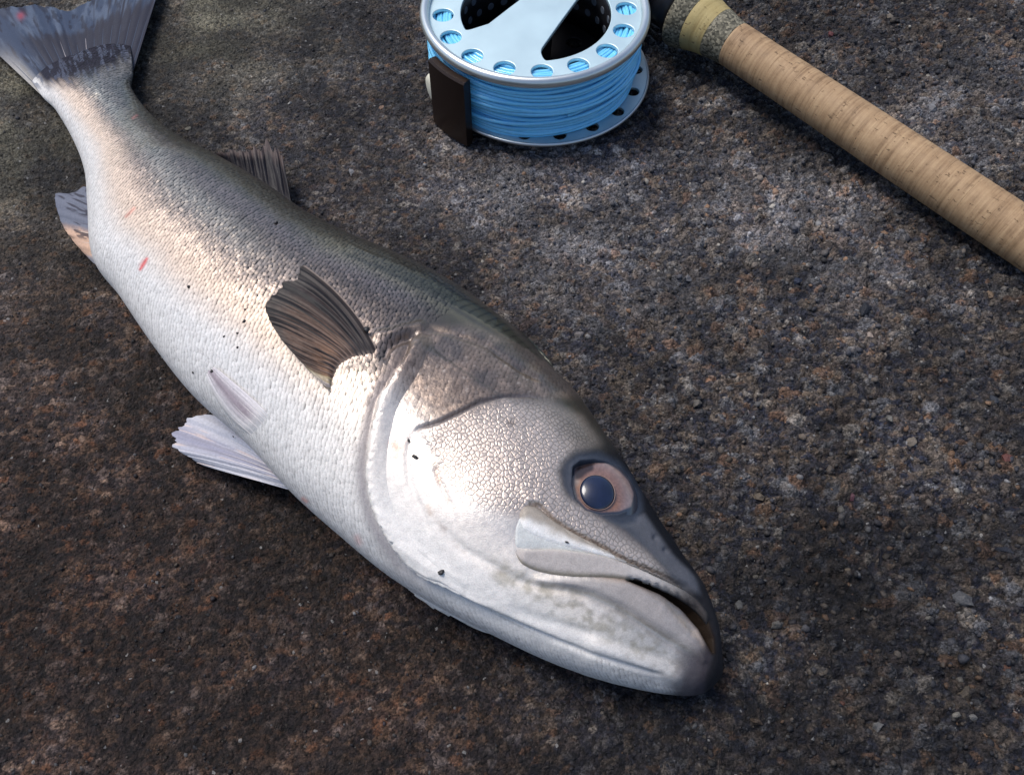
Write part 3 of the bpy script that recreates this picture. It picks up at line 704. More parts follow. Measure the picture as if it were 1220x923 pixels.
# ---- eye
def eye_build():
    # aim the eye along the local surface normal
    Pc_, Nc, _ = on_body(np.array([700., 735., 715., 715.]), np.array([575., 590., 560., 600.]))
    pc = U(719, 581, 0) ; Pm, Nm, _ = on_body(np.array([670., 668.]), np.array([600., 530.]))
    i = np.argmin((FX - 718) ** 2 + (FY - 580) ** 2); ctr = P0.reshape(-1, 3)[i]; nn = NRM.reshape(-1, 3)[i].copy()
    nn = nn + np.array([-.05, -.05, .5]); nn /= np.linalg.norm(nn)
    ez = nn; ex = np.cross([0, 0, 1.], ez)
    # x axis along the head direction on the ground
    hd = U(760, 620, .03) - U(680, 540, .03); hd = hd - ez * (hd @ ez); ex = hd / np.linalg.norm(hd); ey = np.cross(ez, ex)
    R3 = np.stack([ex, ey, ez], 1)
    return ctr, R3
ec, ER = eye_build()
RX, RY, DZ = .0140, .0124, .0052
nr, na = 48, 96
rr = np.linspace(0.0001, 1, nr)[:, None]; aa = np.linspace(0, 2 * PI, na, endpoint=False)[None]
EXX = rr * np.cos(aa); EYY = rr * np.sin(aa); EZ = np.sqrt(np.maximum(0, 1 - (rr * .97) ** 2)) + 0 * aa
base = ec - ER[:, 2] * .0046
loc = np.stack([EXX * RX, EYY * RY, EZ * DZ - .0012], -1)
W = base + loc @ ER.T
ex_, ey_ = PR(W)
pcx, pcy = 711.7, 586.7
rp = np.hypot((ex_ - pcx), (ey_ - pcy) * 1.03)
ang = np.arctan2(ey_ - pcy, ex_ - pcx)
c = np.tile(np.array((.30, .17, .14)), ex_.shape + (1,))
c = mixc(c, (.36, .27, .27), sstep(24, 44, rp))
c = mixc(c, (.42, .19, .10), np.exp(-((ex_ - 690) ** 2 + (ey_ - 578) ** 2) / 90) * .9 + np.exp(-((ex_ - 731) ** 2 + (ey_ - 601) ** 2) / 60) * .6)
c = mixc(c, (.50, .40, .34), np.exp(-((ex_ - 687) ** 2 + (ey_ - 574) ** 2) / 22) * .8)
c = mixc(c, (.035, .018, .016), inside(ex_, ey_, [(684, 566), (688, 556), (700, 552), (708, 551), (707, 560), (699, 564), (693, 570), (686, 571)], 2.5) * .95)  # shadow under the upper left socket rim, painted into the iris colour
c *= .62 * (.8 + .4 * vnoise(ang * 30, rp * .3, 4))[..., None]
c = mixc(c, (.10, .09, .12), sstep(.97, .999, rr + 0 * aa))
c = mixc(c, (.026, .034, .055), 1 - inside(ex_, ey_, EYEH, 1.3))
ME = mat_col('eye_iris', .28, .00006, 1500, coat=.8)
eye = mesh_obj('eye', W, gridF(nr, na, True, flip=False), ME, parent=fish, cols={'Col': c}, origin=FO)
k = np.argmin((ex_ - pcx) ** 2 + (ey_ - pcy) ** 2); pcen = W.reshape(-1, 3)[k]
prn = pcen - (base - ER[:, 2] * .012); prn /= np.linalg.norm(prn)
def disc(center, nrm, r, dome, name, mat, par, rings=14, seg=64, r0=0.0, off=.0003):
    a = np.cross(nrm, [0, 1, .2]); a /= np.linalg.norm(a); b = np.cross(nrm, a)
    q = np.linspace(max(r0, 1e-3), 1, rings)[:, None]; an = np.linspace(0, 2 * PI, seg, endpoint=False)[None]
    P = center + (q * np.cos(an))[..., None] * a * r + (q * np.sin(an))[..., None] * b * r + ((1 - q ** 2) * dome + off - .0004 * sstep(.9, 1, q) + 0 * an)[..., None] * nrm
    return mesh_obj(name, P, gridF(rings, seg, True), mat, parent=par, origin=FO)
MPU = mat_plain('eye_pupil', (.007, .012, .036), .25, coat=.6, bumpd=0, scale=260, var=.75)
MRG = mat_plain('eye_ring', (.26, .17, .14), .5)
pup = disc(pcen, prn, .0054, .0012, 'pupil', MPU, eye, off=.0005)
th_ = np.linspace(0, 2 * PI, 72, endpoint=False); a_ = np.cross(prn, [0, 1, .2]); a_ /= np.linalg.norm(a_); b_ = np.cross(prn, a_)
V_, F_ = tube(pcen + prn * .00022 + .00542 * (np.cos(th_)[:, None] * a_ + np.sin(th_)[:, None] * b_), .00011, 6, True)
mesh_obj('pupil_ring', V_, F_, MRG, parent=eye, origin=FO)

# ---- fins
MF = mat_col('fin_membrane', .60, .00012, 1200, coat=.03, spec=.2)
MFR = mat_col('fin_ray_skin', .6, .00008, 1500, coat=.0, spec=.2)
def fin(name, base, mid_, outer, zfn, colfn, nrays, raycol, onb=False, lift=(0, .003), rag=.05, nu=140, nr_=60, ridge=.00018, rad=.00042, thick=.00045, rayend=.96, seed=0, label=None, blend=None, skin=False):
    u = np.linspace(0, 1, nu); r = np.linspace(0, 1, nr_)
    a = curve(base, nu); c_ = curve(outer, nu)
    m_ = curve(mid_, nu) if mid_ is not None else (a + c_) / 2
    jag = 1 + rag * ((vnoise(u * nrays * 1.3, u * 0, seed) - .5) * 1.2 + (vnoise(u * nrays * 5, u * 0, seed + 5) - .5) * .8) - rag * .5
    def pos(ui, rj):
        """ui index array, rj radial param"""
        s = rj
        return a[ui] * ((1 - s) * (1 - 2 * s))[..., None] + m_[ui] * (4 * s * (1 - s))[..., None] + c_[ui] * (s * (2 * s - 1))[..., None]
    ui = np.broadcast_to(np.arange(nu)[:, None], (nu, nr_)); rj = r[None] * jag[:, None]
    G = pos(ui, rj)
    uu, rr_ = np.broadcast_arrays(u[:, None], r[None])
    if onb:
        P, Nn, ok = on_body(G[..., 0], G[..., 1], onb)
        for _ in range(6):
            P[1:-1] = (P[:-2] + 2 * P[1:-1] + P[2:]) / 4; P[:, 1:-1] = (P[:, :-2] + 2 * P[:, 1:-1] + P[:, 2:]) / 4
        lf = lift[0] + (lift[1] - lift[0]) * rr_ - .0016 * (1 - sstep(0, .16, rr_)) - .0008 * (1 - sstep(0, .05, uu)) - .0008 * sstep(.95, 1, uu)
        P = P + np.array([0, 0, 1.]) * lf[..., None]
    else:
        P = U(G[..., 0], G[..., 1], zfn(uu, rr_))
    uw = uu + .25 / max(nrays, 1) * np.sin(uu * 9 + seed) 
    rid = (ridge * .7) * np.cos(2 * PI * nrays * uw) * sstep(0.03, .3, rr_) * (.5 + vnoise(uu * 13, rr_ * 3, seed + 2)) + .0003 * (fbm(uu * 9, rr_ * 4, seed) - .5)
    P[..., 2] += rid
    ga = np.gradient(P, axis=0); gb = np.gradient(P, axis=1); nn = np.cross(ga, gb); nn /= np.maximum(np.linalg.norm(nn, axis=2), 1e-12)[..., None]
    nn *= np.sign(nn[..., 2].mean())
    edge_ = np.minimum(np.minimum(uu, 1 - uu) * 12, np.minimum(1 - rr_, 1) * 6); tk = thick * np.clip(edge_, .12, 1)
    top = P + nn * (tk / 2)[..., None]; bot_ = P - nn * (tk / 2)[..., None]
    C_ = colfn(uu, rr_, G[..., 0], G[..., 1])
    ex_c = {}; ex_uv = None
    if blend:
        ic = inherit(P)[0]; bm_ = np.clip(np.maximum(1 - sstep(0, blend[0], rr_), np.maximum((1 - sstep(0, blend[1], uu)), sstep(1 - blend[2], 1, uu))), 0, 1); C_ = C_ + (ic - C_) * bm_[..., None]
    if skin: _c, _m, _u = inherit(P); ex_c = {'Msk': np.concatenate([_m.reshape(-1, 3)] * 2)}; ex_uv = np.concatenate([_u.reshape(-1, 2)] * 2)
    n0 = nu * nr_
    F1_ = gridF(nu, nr_); F2_ = gridF(nu, nr_, off=n0, flip=True)
    bd = np.r_[np.arange(nr_), np.arange(1, nu) * nr_ + nr_ - 1, (nu - 1) * nr_ + np.arange(nr_ - 2, -1, -1), np.arange(nu - 2, 0, -1) * nr_]
    b2 = np.roll(bd, -1); F3 = np.stack([bd, b2, b2 + n0, bd + n0], -1)
    o = mesh_obj(name, np.concatenate([top.reshape(-1, 3), bot_.reshape(-1, 3)]), np.r_[F1_, F2_, F3], SK if skin else MF, parent=fish, cols={'Col': np.concatenate([C_.reshape(-1, 3)] * 2), **ex_c}, uv=ex_uv, origin=FO)
    if label: o['label'] = label
    for k_ in range(nrays):
        uc = (k_ + .5) / nrays; uc = float(np.clip(uc - .25 / nrays * math.sin(uc * 9 + seed), 0, 1)); i = int(uc * (nu - 1)); js = np.arange(0, max(6, int(nr_ * rayend * (1 - .1 * _hash(k_, seed, 2)))), 2)
        path = top[i, js] - nn[i, js] * rad * .55; q = np.linspace(0, 1, len(js))
        V_, F_ = tube(path, rad * (1 - .7 * q), 6)
        cc = np.repeat(np.array([raycol(uc, x) for x in q]), 6, 0)
        mesh_obj('fin_ray', V_, F_, MFR, parent=o, cols={'Col': cc}, origin=FO)
    return o
def streaks(u, r, n, k, th=.6):
    return sstep(th, th + .1, fbm(u * n, r * 2.2, k, 3))
def c_tail(u, r, x, y):
    c = np.tile(np.array((.026, .040, .076)), u.shape + (1,))
    c = mixc(c, (.085, .11, .16), sstep(.45, .65, fbm(u * 30, r * 6, 2)) * .6); c = mixc(c, (.008, .008, .02), sstep(.55, .62, fbm(u * 45, r * 9, 12)) * .7)
    dk = sstep(.66, .54, r + .26 * (fbm(u * 40, r * 2, 3) - .5) + .0 * u) * sstep(.12, .25, u)
    c = mixc(c, (.016, .015, .026), dk * .9)
    c = mixc(c, (.016, .015, .026), streaks(u, r, 60, 6, .50) * sstep(.55, .66, u) * (1 - sstep(.86, .92, u)) * .9)
    c = mixc(c, (.45, .42, .38), sstep(.12, .0, u) * sstep(.75, .3, r) * .7)
    c = mixc(c, (.015, .015, .03), streaks(u, r, 26, 9, .62) * .6)
    return mixc(c, (.3, .04, .06), np.exp(-((x - 25) ** 2 + (y - 20) ** 2) / 20) * .7)
fin('tail_fin', [(58, 122), (70, 102), (98, 88), (130, 84), (156, 94)], None,
    [(-48, 22), (-22, 13), (0, 9), (22, 8), (42, 5), (62, 8), (76, 13), (90, 9), (104, 2), (125, -14), (160, -40), (206, -64)],
    lambda u, r: lerp(.0088, .0045, r) + .0015 * np.sin(u * 9) * r, c_tail, 17,
    lambda u, q: (.30, .27, .28) if int(u * 17) in (6, 9) else (.04, .055, .09), rag=.03, ridge=.00014, rad=.0003, nu=200, nr_=80, thick=.0008, seed=3, label='slate blue tail fin with torn dark streaks')
def c_dor2(u, r, x, y):
    c = np.tile(np.array((.010, .009, .013)), u.shape + (1,))
    return mixc(c, (.10, .075, .07), sstep(.65, .98, r + .25 * (fbm(u * 30, r * 3, 5) - .5)) * .8)
fin('rear_dorsal_fin', [(250, 190), (275, 202), (300, 216), (325, 231), (348, 248)], None, [(246, 183), (270, 179), (290, 175), (309, 169), (325, 172), (336, 180)],
    lambda u, r: lerp(.0105, .0155, r), c_dor2, 10, lambda u, q: (.014 + .10 * q**4, .012 + .065 * q**4, .016 + .055 * q**4), rag=.16, ridge=.0005, rad=.0005, seed=7, rayend=1.0)
def c_anal(u, r, x, y):
    c = np.tile(np.array((.12, .13, .17)), u.shape + (1,))
    c = mixc(c, (.50, .33, .24), sstep(.50, .62, u + .08 * (fbm(u * 20, r * 5, 4) - .5)) * (1 - sstep(.86, .96, u)))
    c = mixc(c, (.42, .40, .42), sstep(.86, .96, u))
    return mixc(c, (.02, .018, .03), streaks(u, r, 22, 8, .52) * (1 - sstep(.62, .72, u)) * .85)
fin('anal_fin', [(110, 226), (110, 245), (110, 265), (112, 288), (118, 316)], None, [(100, 222), (84, 230), (66, 232), (70, 257), (79, 277), (96, 298), (112, 314)],
    lambda u, r: lerp(.014, .008, r), c_anal, 9, lambda u, q: (.10, .10, .13) if u < .55 else (.48, .38, .32), rag=.04, seed=9)
def c_pel(u, r, x, y):
    c = np.tile(np.array((.46, .46, .51)), u.shape + (1,))
    c = mixc(c, (.24, .24, .32), np.exp(-((u - .5 - .15 * (1 - r)) / .16) ** 2) * .9)
    return mixc(c, (.66, .52, .46), streaks(u, r, 16, 11, .60) * .6)
fin('pelvic_fin', [(305, 530), (315, 545), (328, 562), (348, 584)], [(280, 500), (268, 520), (268, 540), (285, 567)], [(257, 494), (232, 495), (208, 508), (198, 520), (212, 537), (240, 554)],
    lambda u, r: lerp(.0135, .0060, r) + .0010 * np.sin(u * 11), c_pel, 8, lambda u, q: (.60, .57, .58), rag=.06, ridge=.00035, rad=.00035, seed=13, label='pale lower pelvic fin spread on the rock')
fin('pelvic_fin', [(324, 496), (318, 505), (309, 514), (300, 520)], [(292, 467), (285, 476), (276, 485), (268, 491)], [(257, 440), (253, 441), (249, 444), (246, 449)],
    None, lambda u, r, x, y: mixc(mixc(np.tile(np.array((.58, .55, .57)), u.shape + (1,)), (.30, .255, .285), np.exp(-((u - .48) / .24) ** 2)), (.62, .42, .38), np.exp(-((u - .97) / .05) ** 2)), 6, lambda u, q: (.66, .62, .6),
    onb=.02, lift=(.0006, .0016), rag=.04, ridge=.0001, rad=.00022, seed=17, thick=.0006, blend=(.35, .05, .30), label='upper pelvic fin folded flat on the belly')
def c_pec(u, r, x, y):
    c = np.tile(np.array((.165, .105, .080)), u.shape + (1,))
    c = mixc(c, (.33, .18, .11), sstep(.45, .2, r) * sstep(.3, .55, u) * .8)
    c = mixc(c, (.045, .038, .040), (1 - sstep(.20, .34, u)) * .85)
    c = mixc(c, (.085, .075, .07), sstep(.72, .95, r) * (1 - sstep(.8, .9, u)) * .8)
    c = mixc(c, (.010, .009, .013), streaks(u, r * .6, 80, 14, .47) * (1 - sstep(.78, .84, u)) * .95)
    c = mixc(c, (.50, .42, .28), sstep(.80, .90, u) * .9)
    return mixc(c, (.04, .035, .04), sstep(.22, .05, r) * .7) * lerp(.62, 1., sstep(.8, .9, u))[..., None] * (.55 + .9 * fbm(u * 90, r * 16, 77, 3))[..., None]
fin('pectoral_fin', [(454, 430), (440, 428), (425, 430), (411, 437), (399, 452), (393, 464)], [(418, 369), (398, 374), (377, 392), (366, 408), (366, 424), (372, 440), (391, 466)],
    [(357, 319), (359, 338), (340, 348), (321, 360), (317, 378), (328, 398), (345, 422), (366, 445), (390, 467)],
    None, c_pec, 16, lambda u, q: (.035, .03, .032) if u < .3 else ((.16, .11, .09) if u < .82 else (.34, .27, .16)), onb=.03, lift=(.0006, .0045), rag=.07, ridge=.00035, rad=.0004, seed=21, thick=.0006, blend=(.10, .02, .14), nu=180, label='dark brown pectoral fin raised over the flank')
def c_dor1(u, r, x, y):
    c = np.tile(np.array((.046, .046, .033)), u.shape + (1,))
    ph = np.abs(((u * 26 - 1.6 * r * r) % 1) - .5) * 2
    c = mixc(c, (.010, .010, .008), sstep(.60, .88, ph) * sstep(.25, .6, u) * .95)
    c = mixc(c, (.050, .048, .042), (1 - sstep(.15, .55, u)) * .9)
    return mixc(c, (.03, .03, .026), sstep(.4, 0, r) * .9)
fin('front_dorsal_fin', [(400, 299), (450, 325), (500, 350), (548, 376), (592, 400), (632, 424), (660, 444)], None, [(404, 284), (455, 305), (503, 323), (551, 352), (586, 370), (622, 396), (652, 425), (662, 442)],
    None, c_dor1, 26, lambda u, q: (.05, .05, .038), onb=.010, lift=(-.0006, .0002), rag=.03, ridge=.00003, rad=.00012, seed=25, skin=True, blend=(.45, .45, .02), nu=420, nr_=30, thick=.0007, label='olive front dorsal fin folded flat along the back')

# ---- dark grit grains lying on the fish
MGR = mat_plain('black_grit', (.012, .011, .012), .5, bumpd=.0002, scale=2500)
GR = [(225, 342, 2.6, 'black grit grain on the pale belly behind the red scratch'), (291, 383, 2.4, 'largest black grit grain on the flank left of the dark fin'), (283, 397, 1.8, 'tiny black grit grain just below the largest one on the flank'),
      (267, 401, 1.5, 'tiny grit grain nearest the belly in the flank cluster'), (283, 414, 1.6, 'lowest tiny grit grain in the flank cluster'), (292, 369, 2.0, 'brownish grit grain topmost in the flank cluster'),
      (254, 445, 3.0, 'dark grit clump at the tip of the folded pelvic fin'), (279, 522, 1.4, 'tiny black grain on the pelvic fin spread on the rock'), (495, 545, 3.2, 'oblong black grit grain on the white gill cover'),
      (487, 525, 2.0, 'small black grit grain at the end of the dark cheek groove'), (526, 681, 3.6, 'black oval grit grain on the throat below the gill cover'), (329, 266, 3.0, 'black grit grain on the dark back above the pectoral fin'),
      (675, 648, 1.8, 'tiny black grain on the white jaw plate'), (438, 397, 4.0, 'dark nub of grit at the upper edge of the pectoral fin'), (230, 444, 1.6, 'faint dark grain on the belly beside the folded pelvic fin')]
for (px, py, rp_, lab) in GR:
    P, Nn, _ = on_body(np.array([float(px)]), np.array([float(py)]), .011)
    r = rp_ / 3000
    lf = {279: .0012, 438: .002, 254: .0012}.get(px, 0)
    if px == 675: lf = .0014
    V = pebble_mesh(0, 0, 0, r, RNG, .5)
    o = mesh_obj('grit_grain', V, IF, MGR, smooth=False); o.location = (P[0, 0], P[0, 1], P[0, 2] + lf + r * .15)
    tag(o, lab, 'grit', 'black grit grains stuck to the fish')

# ================================================================== REEL
RC = (.0102, .3516)
reel = tag(empty('fly_reel', (RC[0], RC[1], 0)), 'silver fly reel wound with pale blue line, lying flat by the cork handle', 'fishing reel')
def mat_anod(name, col, rough):
    m, t, b = new_mat(name)
    tc = N(t, 'ShaderNodeTexCoord').outputs['Object']
    n = noise(t, tc, 4000, 2, .5); n2 = noise(t, tc, 60, 3, .5)
    t.links.new(mixn(t, n2, tuple(x * .9 for x in col), tuple(min(1, x * 1.1) for x in col)), b.inputs['Base Color'])
    setp(b, Metallic=.85); t.links.new(M(t, 'MULTIPLY_ADD', n2, .12, rough - .06), b.inputs['Roughness'])
    bump(t, b, n, .00002, .7); return m
MAL = mat_anod('bead_blasted_aluminium', (.50, .63, .67), .5)
MRIM = mat_anod('rim_aluminium', (.58, .62, .63), .33)
MBK = mat_plain('black_anodised', (.012, .012, .015), .35, metallic=.4, spec=.6)
MBR = mat_plain('dark_bronze_frame', (.020, .011, .008), .36, metallic=.2, spec=.3, var=.5)
MCR = mat_plain('cream_knob', (.62, .60, .50), .4)
MHL = mat_plain('vent_grey', (.10, .12, .15), .5)
def flat_holes(name, outer, holes, z, thick, mat, bev=.0003):
    cu = bpy.data.curves.new(name, 'CURVE'); cu.dimensions = '2D'; cu.fill_mode = 'BOTH'; cu.extrude = thick / 2 - bev; cu.bevel_depth = bev; cu.bevel_resolution = 2; cu.offset = -bev
    for pts in [outer] + holes:
        s_ = cu.splines.new('POLY'); s_.points.add(len(pts) - 1); s_.use_cyclic_u = True
        for p_, q in zip(s_.points, pts): p_.co = (q[0], q[1], 0, 1)
    t_ = bpy.data.objects.new('tmp', cu); COL.objects.link(t_); dg = bpy.context.evaluated_depsgraph_get(); dg.update()
    me = bpy.data.meshes.new_from_object(t_.evaluated_get(dg)); bpy.data.objects.remove(t_); me.name = name
    me.materials.clear(); me.materials.append(mat)
    o = bpy.data.objects.new(name, me); COL.objects.link(o); o.parent = reel; o.location = (0, 0, z); return o
def circ(cx, cy, r, n=48): return [(cx + r * math.cos(2 * PI * i / n), cy + r * math.sin(2 * PI * i / n)) for i in range(n)]
def ring_prof(name, prof, mat, k=160, par=None):
    """closed profile (r,z) revolved about the reel axis"""
    P = np.array(prof, float); th = np.linspace(0, 2 * PI, k, endpoint=False)
    V = np.stack([P[:, 0][None] * np.cos(th)[:, None], P[:, 0][None] * np.sin(th)[:, None], np.broadcast_to(P[:, 1][None], (k, len(P)))], -1)
    n_ = len(P); i = np.arange(k)[:, None]; j_ = np.arange(n_)[None]; i2 = (i + 1) % k; j2 = (j_ + 1) % n_
    F = np.stack([i * n_ + j_, i2 * n_ + j_, i2 * n_ + j2, i * n_ + j2], -1).reshape(-1, 4)
    return mesh_obj(name, V, F, mat, parent=par or reel)
ZF = .038
def arcpts(r, a0, a1, n): return [(r * math.cos(math.radians(a)), r * math.sin(math.radians(a))) for a in np.linspace(a0, a1, n)]
def rounded(pts, r=.0022, n=5):
    out = []
    for i in range(len(pts)):
        p0, p1, p2 = Vector(pts[i-1]), Vector(pts[i]), Vector(pts[(i+1) % len(pts)])
        a, b = (p0 - p1), (p2 - p1); ra = min(r, a.length * .45); rb = min(r, b.length * .45)
        A_, B_ = p1 + a.normalized() * ra, p1 + b.normalized() * rb
        if a.normalized().dot(b.normalized()) < -.9: out.append(tuple(p1)); continue
        for k in range(n + 1):
            s_ = k / n; out.append(tuple(A_ * (1 - s_) ** 2 + p1 * 2 * s_ * (1 - s_) + B_ * s_ ** 2))
    return out
winR = rounded(arcpts(.0338, -84, 38, 26) + [(.0195, .0100), (.0105, -.0085), (.0018, -.0270)], .003)
winL = rounded(arcpts(.0330, 92, 204, 26) + [(-.0205, -.0085), (-.0110, .0035), (-.0015, .0150)], .003)
holes = [circ(.0407 * math.cos(math.radians(-86.6 + 22.5 * k)), .0407 * math.sin(math.radians(-86.6 + 22.5 * k)), .0046) for k in range(16)]
face = flat_holes('spool_face', circ(0, 0, .0478, 160), holes + [winR, winL], ZF - .0009, .0018, MAL)
rp_ = [(.0489 + .0021 * math.cos(a), .0388 + .0025 * math.sin(a)) for a in np.linspace(0, 2 * PI, 20, endpoint=False)]
ring_prof('spool_rim', rp_, MRIM)
flh = [circ(.0452 * math.cos(math.radians(-80 + 20 * k)), .0452 * math.sin(math.radians(-80 + 20 * k)), .0030, 32) for k in range(18)]
flange = flat_holes('rear_flange', circ(0, 0, .0504, 160), flh + [circ(0, 0, .030, 48)], .0066, .0016, MAL)
flange.location.x = .0032
flp = ring_prof('flange_lip', [(.0503, .0060), (.0511, .0062), (.0514, .0070), (.0510, .0078), (.0502, .0076)], MRIM); flp.location.x = .0032
# arbor with vent holes and dark inner plate
arb = ring_prof('spool_arbor', [(.0345, .0095), (.0355, .0095), (.0355, .0360), (.0345, .0360)], MBK)
for k in range(30):
    for zz, da in ((.0290, 0), (.0215, 6)):
        a = math.radians(k * 12 + da); c_ = np.array([.0344 * math.cos(a), .0344 * math.sin(a), zz]); nrm = -np.array([math.cos(a), math.sin(a), 0])
        tv = np.array([-math.sin(a), math.cos(a), 0]); zz_ = np.array([0, 0, 1.]); an = np.linspace(0, 2 * PI, 14, endpoint=False)
        V = np.r_[[c_ + nrm * .0001 + .0017 * (math.cos(q) * tv + math.sin(q) * zz_) for q in an], [c_ - nrm * .0004 + .0019 * (math.cos(q) * tv + math.sin(q) * zz_) for q in an], [c_ + nrm * .0001]]
        F = [[i, (i + 1) % 14, 14 + (i + 1) % 14, 14 + i] for i in range(14)] + [[i, (i + 1) % 14, 28] for i in range(14)]
        mesh_obj('vent', V, F, MHL, parent=arb, smooth=False)
inner = flat_holes('inner_plate', circ(0, 0, .0340, 96), [circ(.024 * math.cos(PI / 5 * k), .024 * math.sin(PI / 5 * k), .0038, 28) for k in range(10)], .0110, .0016, MBK)
ring_prof('hub', [(.002, .011), (.0075, .011), (.0082, .024), (.0070, .0335), (.002, .0345)], MBK, 48)
ring_prof('drag_knob', [(.002, .0006), (.020, .0006), (.0215, .0020), (.0215, .0048), (.0200, .0056), (.002, .0056)], MBK, 64)
# back cage plate just under the flange and the pillar
def arcplate(name, r0, r1, z0, z1, a0, a1, mat, n=30, bev=.0008):
    prof = np.array([(r0, z0 + bev), (r0 + bev, z0), (r1 - bev, z0), (r1, z0 + bev), (r1, z1 - bev), (r1 - bev, z1), (r0 + bev, z1), (r0, z1 - bev)])
    A_ = np.radians(np.linspace(a0, a1, n)); V = np.stack([prof[None, :, 0] * np.cos(A_)[:, None], prof[None, :, 0] * np.sin(A_)[:, None], np.broadcast_to(prof[None, :, 1], (n, 8))], -1).reshape(-1, 3)
    F = gridF(n, 8, True).tolist() + [list(range(8)), list(range((n - 1) * 8 + 7, (n - 1) * 8 - 1, -1))]
    o = mesh_obj(name, V, F, mat, parent=reel, smooth=False); return o
pil = arcplate('frame_pillar', .0500, .0545, .0004, .0352, 212, 236, MBR)
arcplate('frame_pillar', .0555, .0600, .0004, .0352, 26, 52, MBR)
V_, F_ = lathe([(0, .0001), (.0, .0062), (.0012, .0068), (.0024, .0060), (.003, .004), (.0031, .0001)], 28)
kb = mesh_obj('cream_button', V_, F_, MCR, parent=reel); a = math.radians(207); kb.location = (.0500 * math.cos(a), .0500 * math.sin(a), .0150); kb.rotation_euler = (0, 0, a)
# fly line: wound turns
MLN = None
def mat_line():
    m, t, b = new_mat('blue_fly_line')
    tc = N(t, 'ShaderNodeTexCoord').outputs['Object']; n = noise(t, tc, 400, 3, .5)
    t.links.new(mixn(t, n, (.14, .52, .84), (.22, .66, .95)), b.inputs['Base Color'])
    setp(b, Roughness=.2, Coat_Weight=.6, Coat_Roughness=.12, Subsurface_Weight=.1, Subsurface_Scale=.001)
    bump(t, b, noise(t, tc, 2500, 2, .5), .00003, .6); return m
MLN = mat_line()
LV = []; LF = []; lo = 0
def add_turn(r, z, ph, amp, zamp, rad=.0009):
    global lo
    k = 180; th = np.linspace(0, 2 * PI, k, endpoint=False)
    rr2 = r + amp * np.sin(th * 2 + ph) + .0003 * np.sin(th * 5 + ph * 3); z2 = z + zamp * np.sin(th + ph) + .0004 * np.sin(th * 3 + ph * 2)
    V, F = tube(np.stack([rr2 * np.cos(th), rr2 * np.sin(th), z2], -1), rad, 8, True)
    LV.append(V); LF.append(F + lo); lo += len(V)
rl = random.Random(5)
for i in range(9):                                   # just under the face, seen through its holes
    r = .0362 + i * .0014; add_turn(r, .0353 + rl.uniform(-.0002, .0000), rl.uniform(0, 6), .00015, .0001)
for i in range(15):                                  # outer layer, side of the coil
    q = i / 14; z = .0345 - q * .0262; r = .0468 + .0006 * math.sin(q * 7) - .0010 * q * q
    add_turn(r, z, rl.uniform(0, 6), .00035, .0004)
for i in range(16):
    q = i / 15; z = .0338 - q * .0252; add_turn(.0456 + .0003 * math.sin(i), z, rl.uniform(0, 6), .0002, .0003)
for i in range(5):                                   # loose crossing turns on top
    add_turn(.0478 + rl.uniform(-.0003, .0003), .0150 + .0036 * i, rl.uniform(0, 6), .0004, .0024 + rl.uniform(0, .001))
V, F = tube([(.0478 * math.cos(a), .0478 * math.sin(a), .0205 + .0012 * math.sin((a + 1.1) * 9)) for a in np.linspace(-1.28, -.98, 20)], .00075, 8)
LV.append(V); LF.append(F + lo); lo += len(V)
fl = mesh_obj('fly_line', np.concatenate(LV), np.concatenate(LF), MLN, parent=reel)
fl['label'] = 'pale blue fly line wound on the spool'
core = ring_prof('line_backing', [(.0356, .0078), (.0452, .0078), (.0452, .0342), (.0356, .0342)], MLN)

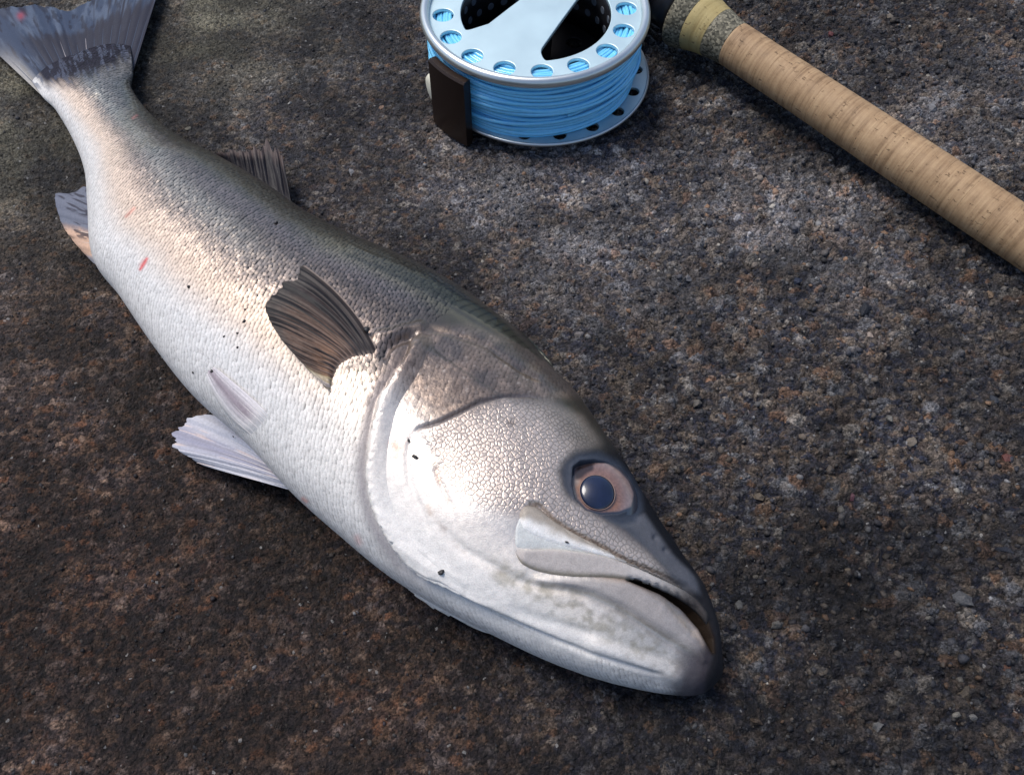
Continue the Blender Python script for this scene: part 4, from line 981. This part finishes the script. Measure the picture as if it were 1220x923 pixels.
# ================================================================== ROD
pa = U(874, 53, .0205); pb = U(1220, 283, .0125)
dirv = pb - pa; LR = np.linalg.norm(dirv); dirv /= LR
rod = empty('fishing_rod', tuple(pa)); ry = math.asin(-dirv[2]); rz = math.atan2(dirv[1], dirv[0])
rod.rotation_euler = (0, ry, rz)
tag(rod, 'fly rod butt with long tan cork grip crossing the rock', 'fishing rod')
def mat_cork(name, c0, c1, c2, burl=0.):
    m, t, b = new_mat(name)
    tc = N(t, 'ShaderNodeTexCoord').outputs['Object']; oi = N(t, 'ShaderNodeObjectInfo').outputs['Random']
    off = N(t, 'ShaderNodeCombineXYZ'); t.links.new(M(t, 'MULTIPLY', oi, 3.0), off.inputs[0]); t.links.new(M(t, 'MULTIPLY', oi, 7.0), off.inputs[1])
    ad = N(t, 'ShaderNodeVectorMath', operation='ADD'); t.links.new(tc, ad.inputs[0]); t.links.new(off.outputs[0], ad.inputs[1]); vec = ad.outputs[0]
    st_ = N(t, 'ShaderNodeVectorMath', operation='MULTIPLY'); t.links.new(vec, st_.inputs[0]); st_.inputs[1].default_value = (1, .05, .05)
    grain = noise(t, st_.outputs[0], 620, 4, .65); n1 = noise(t, vec, 260, 4, .6); fine = noise(t, vec, 1800, 3, .6)
    if burl:
        vo = N(t, 'ShaderNodeTexVoronoi'); vo.inputs['Scale'].default_value = 1100; t.links.new(vec, vo.inputs['Vector'])
        sp = N(t, 'ShaderNodeSeparateColor'); t.links.new(vo.outputs['Color'], sp.inputs[0])
        c = ramp(t, sp.outputs[0], [(0, c0), (.45, c1), (1, c2)])
        h = sp.outputs[1]
    else:
        c = ramp(t, M(t, 'ADD', M(t, 'MULTIPLY', grain, .7), M(t, 'MULTIPLY', n1, .3)), [(.34, c0), (.48, c1), (.66, c2)])
        c = mixn(t, M(t, 'MULTIPLY', oi, .25), c, tuple(x * .72 for x in c1))
        # pits: short dark lenticels across the grain
        s2 = N(t, 'ShaderNodeVectorMath', operation='MULTIPLY'); t.links.new(vec, s2.inputs[0]); s2.inputs[1].default_value = (.45, 1, 1)
        pit = noise(t, s2.outputs[0], 560, 4, .7)
        pm = N(t, 'ShaderNodeMapRange'); pm.inputs[1].default_value = .625; pm.inputs[2].default_value = .665; t.links.new(pit, pm.inputs[0])
        c = mixn(t, M(t, 'MULTIPLY', pm.outputs[0], .75), c, (.09, .055, .03))
        h = M(t, 'SUBTRACT', grain, M(t, 'MULTIPLY', pm.outputs[0], 1.2))
    t.links.new(c, b.inputs['Base Color']); setp(b, Roughness=.62, Specular_IOR_Level=.35)
    bump(t, b, M(t, 'ADD', h, M(t, 'MULTIPLY', fine, .5)), .00022, .8); return m
MC = mat_cork('natural_cork', (.165, .098, .050), (.31, .20, .11), (.44, .30, .17))
MB = mat_cork('burl_cork', (.035, .032, .022), (.10, .092, .065), (.26, .235, .17), 1)
MY = mat_cork('yellow_cork', (.26, .19, .075), (.37, .29, .125), (.43, .345, .16))
def ringpart(name, x0, prof, mat, lab=None, k=72):
    L0 = prof[-1][0]
    V, F = lathe([(0, .001)] + prof + [(L0, .001)], k)
    o = mesh_obj(name, V, F, mat, parent=rod); o.location = (x0, 0, 0)
    if lab: o['label'] = lab
    return o
RCK = .0101
def rad_at(x): return RCK + .0006 * sstep(0, .12, x) + .0006 * np.exp(-((x - .07) / .03) ** 2) * 0
x = 0.0; W_ = .0125; gr_ = random.Random(3)
for i in range(22):
    xs_ = [0, .00012, .0004] + list(np.linspace(.001, W_ - .001, 6)) + [W_ - .0004, W_ - .00012, W_]
    prof = []
    for xx in xs_:
        r = float(rad_at(x + xx)); e = min(xx, W_ - xx); r -= .00005 * math.exp(-e / .00012); prof.append((xx, r))
    ringpart('cork_ring', x, prof, MC); x += W_
ringpart('burl_band', -.0102, [(0, .01145), (.0002, .0115), (.0035, .0109), (.007, .0104), (.0100, .01015), (.0102, .0101)], MB, 'speckled burl band next to the tan cork')
ringpart('yellow_band', -.0208, [(0, .01390), (.0002, .01395), (.0035, .0129), (.007, .0121), (.0104, .01155), (.0106, .0115)], MY, 'mustard yellow cork band in the flared end')
ringpart('burl_band', -.0305, [(0, .0122), (.0004, .0150), (.0012, .0163), (.0030, .0164), (.006, .0154), (.0095, .0141), (.0097, .0140)], MB, 'speckled burl flare at the end of the grip')
ringpart('reel_seat', -.150, [(0, .0100), (.001, .0108), (.06, .0108), (.085, .0108), (.086, .0122), (.098, .0122), (.099, .0108), (.106, .0108), (.107, .0120), (.1195, .0120)], MBK, 'black reel seat running under the reel side')
# reel foot, part of the reel, reaching to the seat
fa = np.array([.056 * math.cos(math.radians(39)), .056 * math.sin(math.radians(39)), .019]); fb = np.array([.064 * math.cos(math.radians(39)), .064 * math.sin(math.radians(39)), .020])
V, F = tube([fa, (fa + fb) / 2, fb], [.006, .004, .005], 12); mesh_obj('reel_foot', V, F, MBK, parent=reel)
